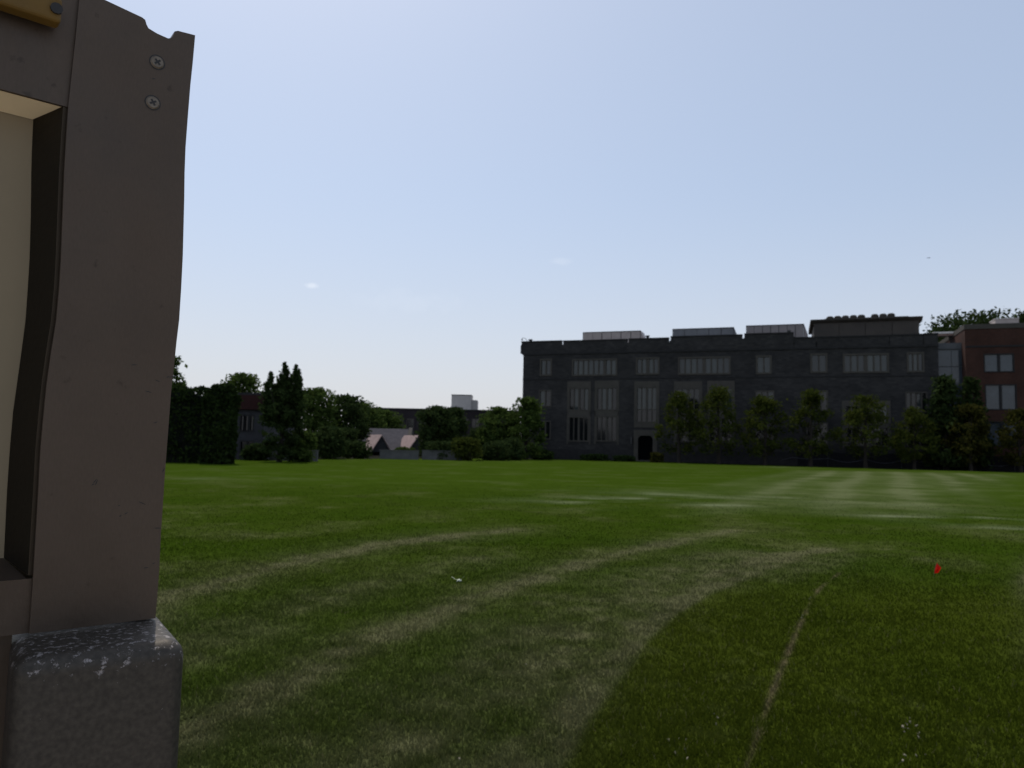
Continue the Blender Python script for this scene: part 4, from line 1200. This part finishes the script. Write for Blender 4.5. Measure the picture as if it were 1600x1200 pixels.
for k in range(nJ):
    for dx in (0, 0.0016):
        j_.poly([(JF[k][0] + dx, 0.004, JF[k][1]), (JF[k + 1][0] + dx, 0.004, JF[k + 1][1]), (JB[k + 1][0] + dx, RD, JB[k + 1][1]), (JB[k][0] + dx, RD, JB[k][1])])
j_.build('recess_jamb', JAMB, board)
j_ = MB()
for k in range(nJ):
    j_.poly([(JF[k][0] - 0.0002, 0.0035, JF[k][1]), (JF[k + 1][0] - 0.0002, 0.0035, JF[k + 1][1]), (JF[k + 1][0] + 0.0026, 0.0039, JF[k + 1][1]), (JF[k][0] + 0.0026, 0.0039, JF[k][1])])
j_.build('jamb_lip', LIPM, board)
zbk, zsb = JB[0][1], JB[-1][1]
j_ = MB()
j_.poly([(aL, 0.0057, zrail), (JF[0][0] - 0.0005, 0.0057, zrail), (JB[0][0] - 0.0005, RD, zbk), (aL, RD, zbk)])
j_.poly([(aL, 0.0057, zrail + 0.003), (JF[0][0] - 0.0005, 0.0057, zrail + 0.003), (JB[0][0] - 0.0005, RD, zbk + 0.003), (aL, RD, zbk + 0.003)])
j_.build('lintel', LINTEL, board)
j_ = MB()
j_.poly([(aL, 0.0057, zsill), (JF[-1][0] - 0.0005, 0.0057, zsill), (JB[-1][0] - 0.0005, RD, zsb), (aL, RD, zsb)])
j_.poly([(aL, 0.0057, zsill - 0.003), (JF[-1][0] - 0.0005, 0.0057, zsill - 0.003), (JB[-1][0] - 0.0005, RD, zsb - 0.003), (aL, RD, zsb - 0.003)])
j_.build('sill', ALU, board)
j_ = MB(); j_.box(aL, max(a for a, z in JB) + 0.03, RD + 0.0005, RD + 0.006, zsb - 0.02, zbk + 0.02); j_.build('back_panel', CREAM, board)
# the closed carcass behind the sheet metal
j_ = MB()
j_.box(aL, -0.010, RD + 0.012, RD + 0.030, zbot + 0.012, ztop_l - 0.004)
j_.box(aL, -0.022, 0.0062, RD + 0.0115, zrail + 0.012, ztop_l - 0.006)
j_.box(JF[0][0] + 0.012, -0.024, 0.0062, RD + 0.0115, JF[-1][1], zrail + 0.0115)
j_.build('carcass', DARKS, board)
j_ = MB(); j_.box(aL, pp(9, 1120, -0.012)[0], 0.010, 0.014, 0.5, zbot + 0.01); j_.build('lower_sheet', ALU, board)
# screws with a cross recess
for x, y in ((245.5, 97.5), (238.5, 160.5)):
    a, z = pp(x, y)
    s = MB(); rr_ = 0.0046; ns = 20
    ring0 = [(a + rr_ * math.cos(2 * math.pi * k / ns), -0.0003, z + rr_ * math.sin(2 * math.pi * k / ns)) for k in range(ns)]
    ring1 = [(a + rr_ * 0.82 * math.cos(2 * math.pi * k / ns), -0.0012, z + rr_ * 0.82 * math.sin(2 * math.pi * k / ns)) for k in range(ns)]
    for k in range(ns): s.poly([ring0[k], ring0[(k + 1) % ns], ring1[(k + 1) % ns], ring1[k]])
    s.poly(ring1)
    so = s.build('screw', SCREWM, board)
    s = MB()
    rc = 0.0054
    for k in range(ns):
        k2 = (k + 1) % ns
        s.poly([(a + q_ * math.cos(2 * math.pi * kk / ns), -0.0002, z + q_ * math.sin(2 * math.pi * kk / ns)) for q_, kk in ((rr_, k), (rc, k), (rc, k2), (rr_, k2))])
    s.build('dark_ring', DARKS, so)  # thin dark ring laid around the screw head
    s = MB()
    ca, sa = math.cos(0.75 if y < 120 else 0.55), math.sin(0.75 if y < 120 else 0.55)
    for du, dv in ((0.0024, 0.0007), (0.0007, 0.0024)):
        s.prism([(-du, -dv), (du, -dv), (du, dv), (-du, dv)], -0.00125 - (0.00003 if du > dv else 0), -0.0011, lambda p_, q_, t_: (a + p_ * ca - q_ * sa, t_, z + p_ * sa + q_ * ca))
    s.build('cross_recess', DARKS, so)
# scuffs and nicks scored into the lower stile
q = MB()
for x, y, ln_, an in ((232, 612, 7, -0.25), (246, 595, 5, -0.4), (271, 588, 9, 0.35), (262, 589, 4, 0.2), (209, 570, 6, 0.1), (243, 660, 5, 0.3), (222, 786, 8, -0.45), (197, 802, 4, 0.5), (188, 806, 3, 0.6), (186, 790, 2, 0), (246, 825, 8, -0.1),
                      (228, 887, 5, 0), (148, 752, 5, 0.9), (150.5, 754, 6, 1.2), (145, 757, 3, 0.5), (240, 880, 3, 0.4), (255, 735, 5, 1.1), (240, 123, 4, 0.3)):
    a, z = pp(x, y); k = 0.00046
    ca, sa = math.cos(an), math.sin(an)
    pts = [(-ln_, 0), (-ln_ * 0.3, -1.1), (ln_ * 0.7, -0.5), (ln_, 0.4), (0, 0.8)]
    q.prism([(a + k * 0.8 * (u_ * ca - v_ * sa), z + k * 0.8 * (u_ * sa + v_ * ca)) for u_, v_ in pts], -0.00012, -0.00002, lambda a_, b_, t_: (a_, t_, b_))
tag(q.build('scuff_marks', DARKS, board), kind='stuff')
# yellow bar at the top left
w = 0.012
a2, z2 = pp(97, 20, w); _, zlo = pp(92, 35, w); _, zhi = pp(97, -4, w)
q = MB(); q.box(aL, a2 - 0.0, -w, 0.0, zlo, zhi)
bar = q.build('yellow_bar', YELL, board)
bv = bar.modifiers.new('soft_edges', 'BEVEL'); bv.width = 0.0025; bv.segments = 3
a3, z3 = pp(88, 14, w)
q = MB(); q.prism([(a3 + 0.0036 * math.cos(k * math.pi / 5), z3 + 0.0036 * math.sin(k * math.pi / 5)) for k in range(10)], -w - 0.0016, -w + 0.001, lambda a_, b_, t_: (a_, t_, b_)); q.build('bolt', DARKS, bar)

# square post under the board
zc = zbot - 0.001
GALV = bpy.data.materials.new('worn_painted_steel'); GALV.use_nodes = True
nt = GALV.node_tree; b = nt.nodes['Principled BSDF']; L_ = nt.links.new
tc = nt.nodes.new('ShaderNodeTexCoord')
n1 = nt.nodes.new('ShaderNodeTexNoise'); n1.inputs['Scale'].default_value = 320; n1.inputs['Detail'].default_value = 3; L_(tc.outputs['Object'], n1.inputs['Vector'])
r1 = nt.nodes.new('ShaderNodeValToRGB'); r1.color_ramp.elements[0].position = 0.32; r1.color_ramp.elements[1].position = 0.68
r1.color_ramp.elements[0].color = (0.046, 0.039, 0.031, 1); r1.color_ramp.elements[1].color = (0.074, 0.063, 0.050, 1); L_(n1.outputs[0], r1.inputs[0])
n2 = nt.nodes.new('ShaderNodeTexNoise'); n2.inputs['Scale'].default_value = 210; n2.inputs['Detail'].default_value = 6; n2.inputs['Roughness'].default_value = 0.7; L_(tc.outputs['Object'], n2.inputs['Vector'])
se = nt.nodes.new('ShaderNodeSeparateXYZ'); L_(tc.outputs['Object'], se.inputs[0])
# wear gathers along the rim of the cap (height below the top, in metres)
rim = nt.nodes.new('ShaderNodeMapRange'); rim.inputs[1].default_value = -0.022; rim.inputs[2].default_value = -0.008; rim.inputs[3].default_value = 0.0; rim.inputs[4].default_value = 0.15; L_(se.outputs[2], rim.inputs[0])
fro = nt.nodes.new('ShaderNodeMapRange'); fro.inputs[1].default_value = 0.012; fro.inputs[2].default_value = 0.03; fro.inputs[3].default_value = 1.0; fro.inputs[4].default_value = 0.55; L_(se.outputs[1], fro.inputs[0])
mul = nt.nodes.new('ShaderNodeMath'); mul.operation = 'MULTIPLY'; L_(rim.outputs[0], mul.inputs[0]); L_(fro.outputs[0], mul.inputs[1])
ad = nt.nodes.new('ShaderNodeMath'); ad.operation = 'ADD'; L_(n2.outputs[0], ad.inputs[0]); L_(mul.outputs[0], ad.inputs[1])
ch = nt.nodes.new('ShaderNodeMapRange'); ch.inputs[1].default_value = 0.70; ch.inputs[2].default_value = 0.75; L_(ad.outputs[0], ch.inputs[0])
mx1 = nt.nodes.new('ShaderNodeMix'); mx1.data_type = 'RGBA'; L_(ch.outputs[0], mx1.inputs[0]); L_(r1.outputs[0], mx1.inputs[6]); mx1.inputs[7].default_value = (0.30, 0.27, 0.255, 1)
n3 = nt.nodes.new('ShaderNodeTexNoise'); n3.inputs['Scale'].default_value = 35; n3.inputs['Detail'].default_value = 5; L_(tc.outputs['Object'], n3.inputs['Vector'])
ru = nt.nodes.new('ShaderNodeMapRange'); ru.inputs[1].default_value = 0.72; ru.inputs[2].default_value = 0.76; L_(n3.outputs[0], ru.inputs[0])
mx2 = nt.nodes.new('ShaderNodeMix'); mx2.data_type = 'RGBA'; L_(ru.outputs[0], mx2.inputs[0]); L_(mx1.outputs[2], mx2.inputs[6]); mx2.inputs[7].default_value = (0.16, 0.03, 0.02, 1)
L_(mx2.outputs[2], b.inputs['Base Color'])
b.inputs['Roughness'].default_value = 0.58; b.inputs['Metallic'].default_value = 0.6; b.inputs['Specular IOR Level'].default_value = 0.5
bp = nt.nodes.new('ShaderNodeBump'); bp.inputs['Strength'].default_value = 0.12; bp.inputs['Distance'].default_value = 0.001; L_(n1.outputs[0], bp.inputs['Height'])
bp2 = nt.nodes.new('ShaderNodeBump'); bp2.inputs['Strength'].default_value = 0.5; bp2.inputs['Distance'].default_value = 0.0015; bp2.invert = True; L_(ch.outputs[0], bp2.inputs['Height']); L_(bp.outputs[0], bp2.inputs['Normal'])
L_(bp2.outputs[0], b.inputs['Normal'])

# the post's corners on the level of its cap
Cb, Fr, Gl = ground(243, 966, zc), ground(274, 1002, zc), ground(20, 1044, zc)
QN = (Fr - Cb); QN.z = 0; dep = QN.length; QN.normalize()
QE = Vector((-QN.y, QN.x, 0))
wid = (Fr - Gl).dot(QE) + 0.007
back = 0.03
cpos = Fr + QE * 0.007 - QE * (wid / 2) - QN * ((dep + back) / 2)
bm = bmesh.new()
bmesh.ops.create_cube(bm, size=1.0)
sx, sy, szz = wid, dep + back, zc + 0.05
bmesh.ops.scale(bm, vec=(sx, sy, szz), verts=bm.verts)
edges = [e for e in bm.edges if not all(v.co.z < 0 for v in e.verts)]
bmesh.ops.bevel(bm, geom=edges, offset=0.011, segments=6, profile=0.5, affect='EDGES')
bmesh.ops.translate(bm, vec=(0, 0, -szz / 2), verts=bm.verts)
me = bpy.data.meshes.new('post_shaft'); bm.to_mesh(me); bm.free()
for f in me.polygons: f.use_smooth = True
me.materials.append(GALV)
post = bpy.data.objects.new('square_post', me); COL.objects.link(post)
post.location = (cpos.x, cpos.y, zc)
post.rotation_euler.z = math.atan2(QE.y, QE.x)
tag(post, 'chipped grey painted square steel post with rounded cap under the notice board', 'post')
print('POST', sx, sy, szz, 'RD', RD, 'L', L, 'H', z_top, 'cap z', zc, math.degrees(math.atan2(QE.y, QE.x)))
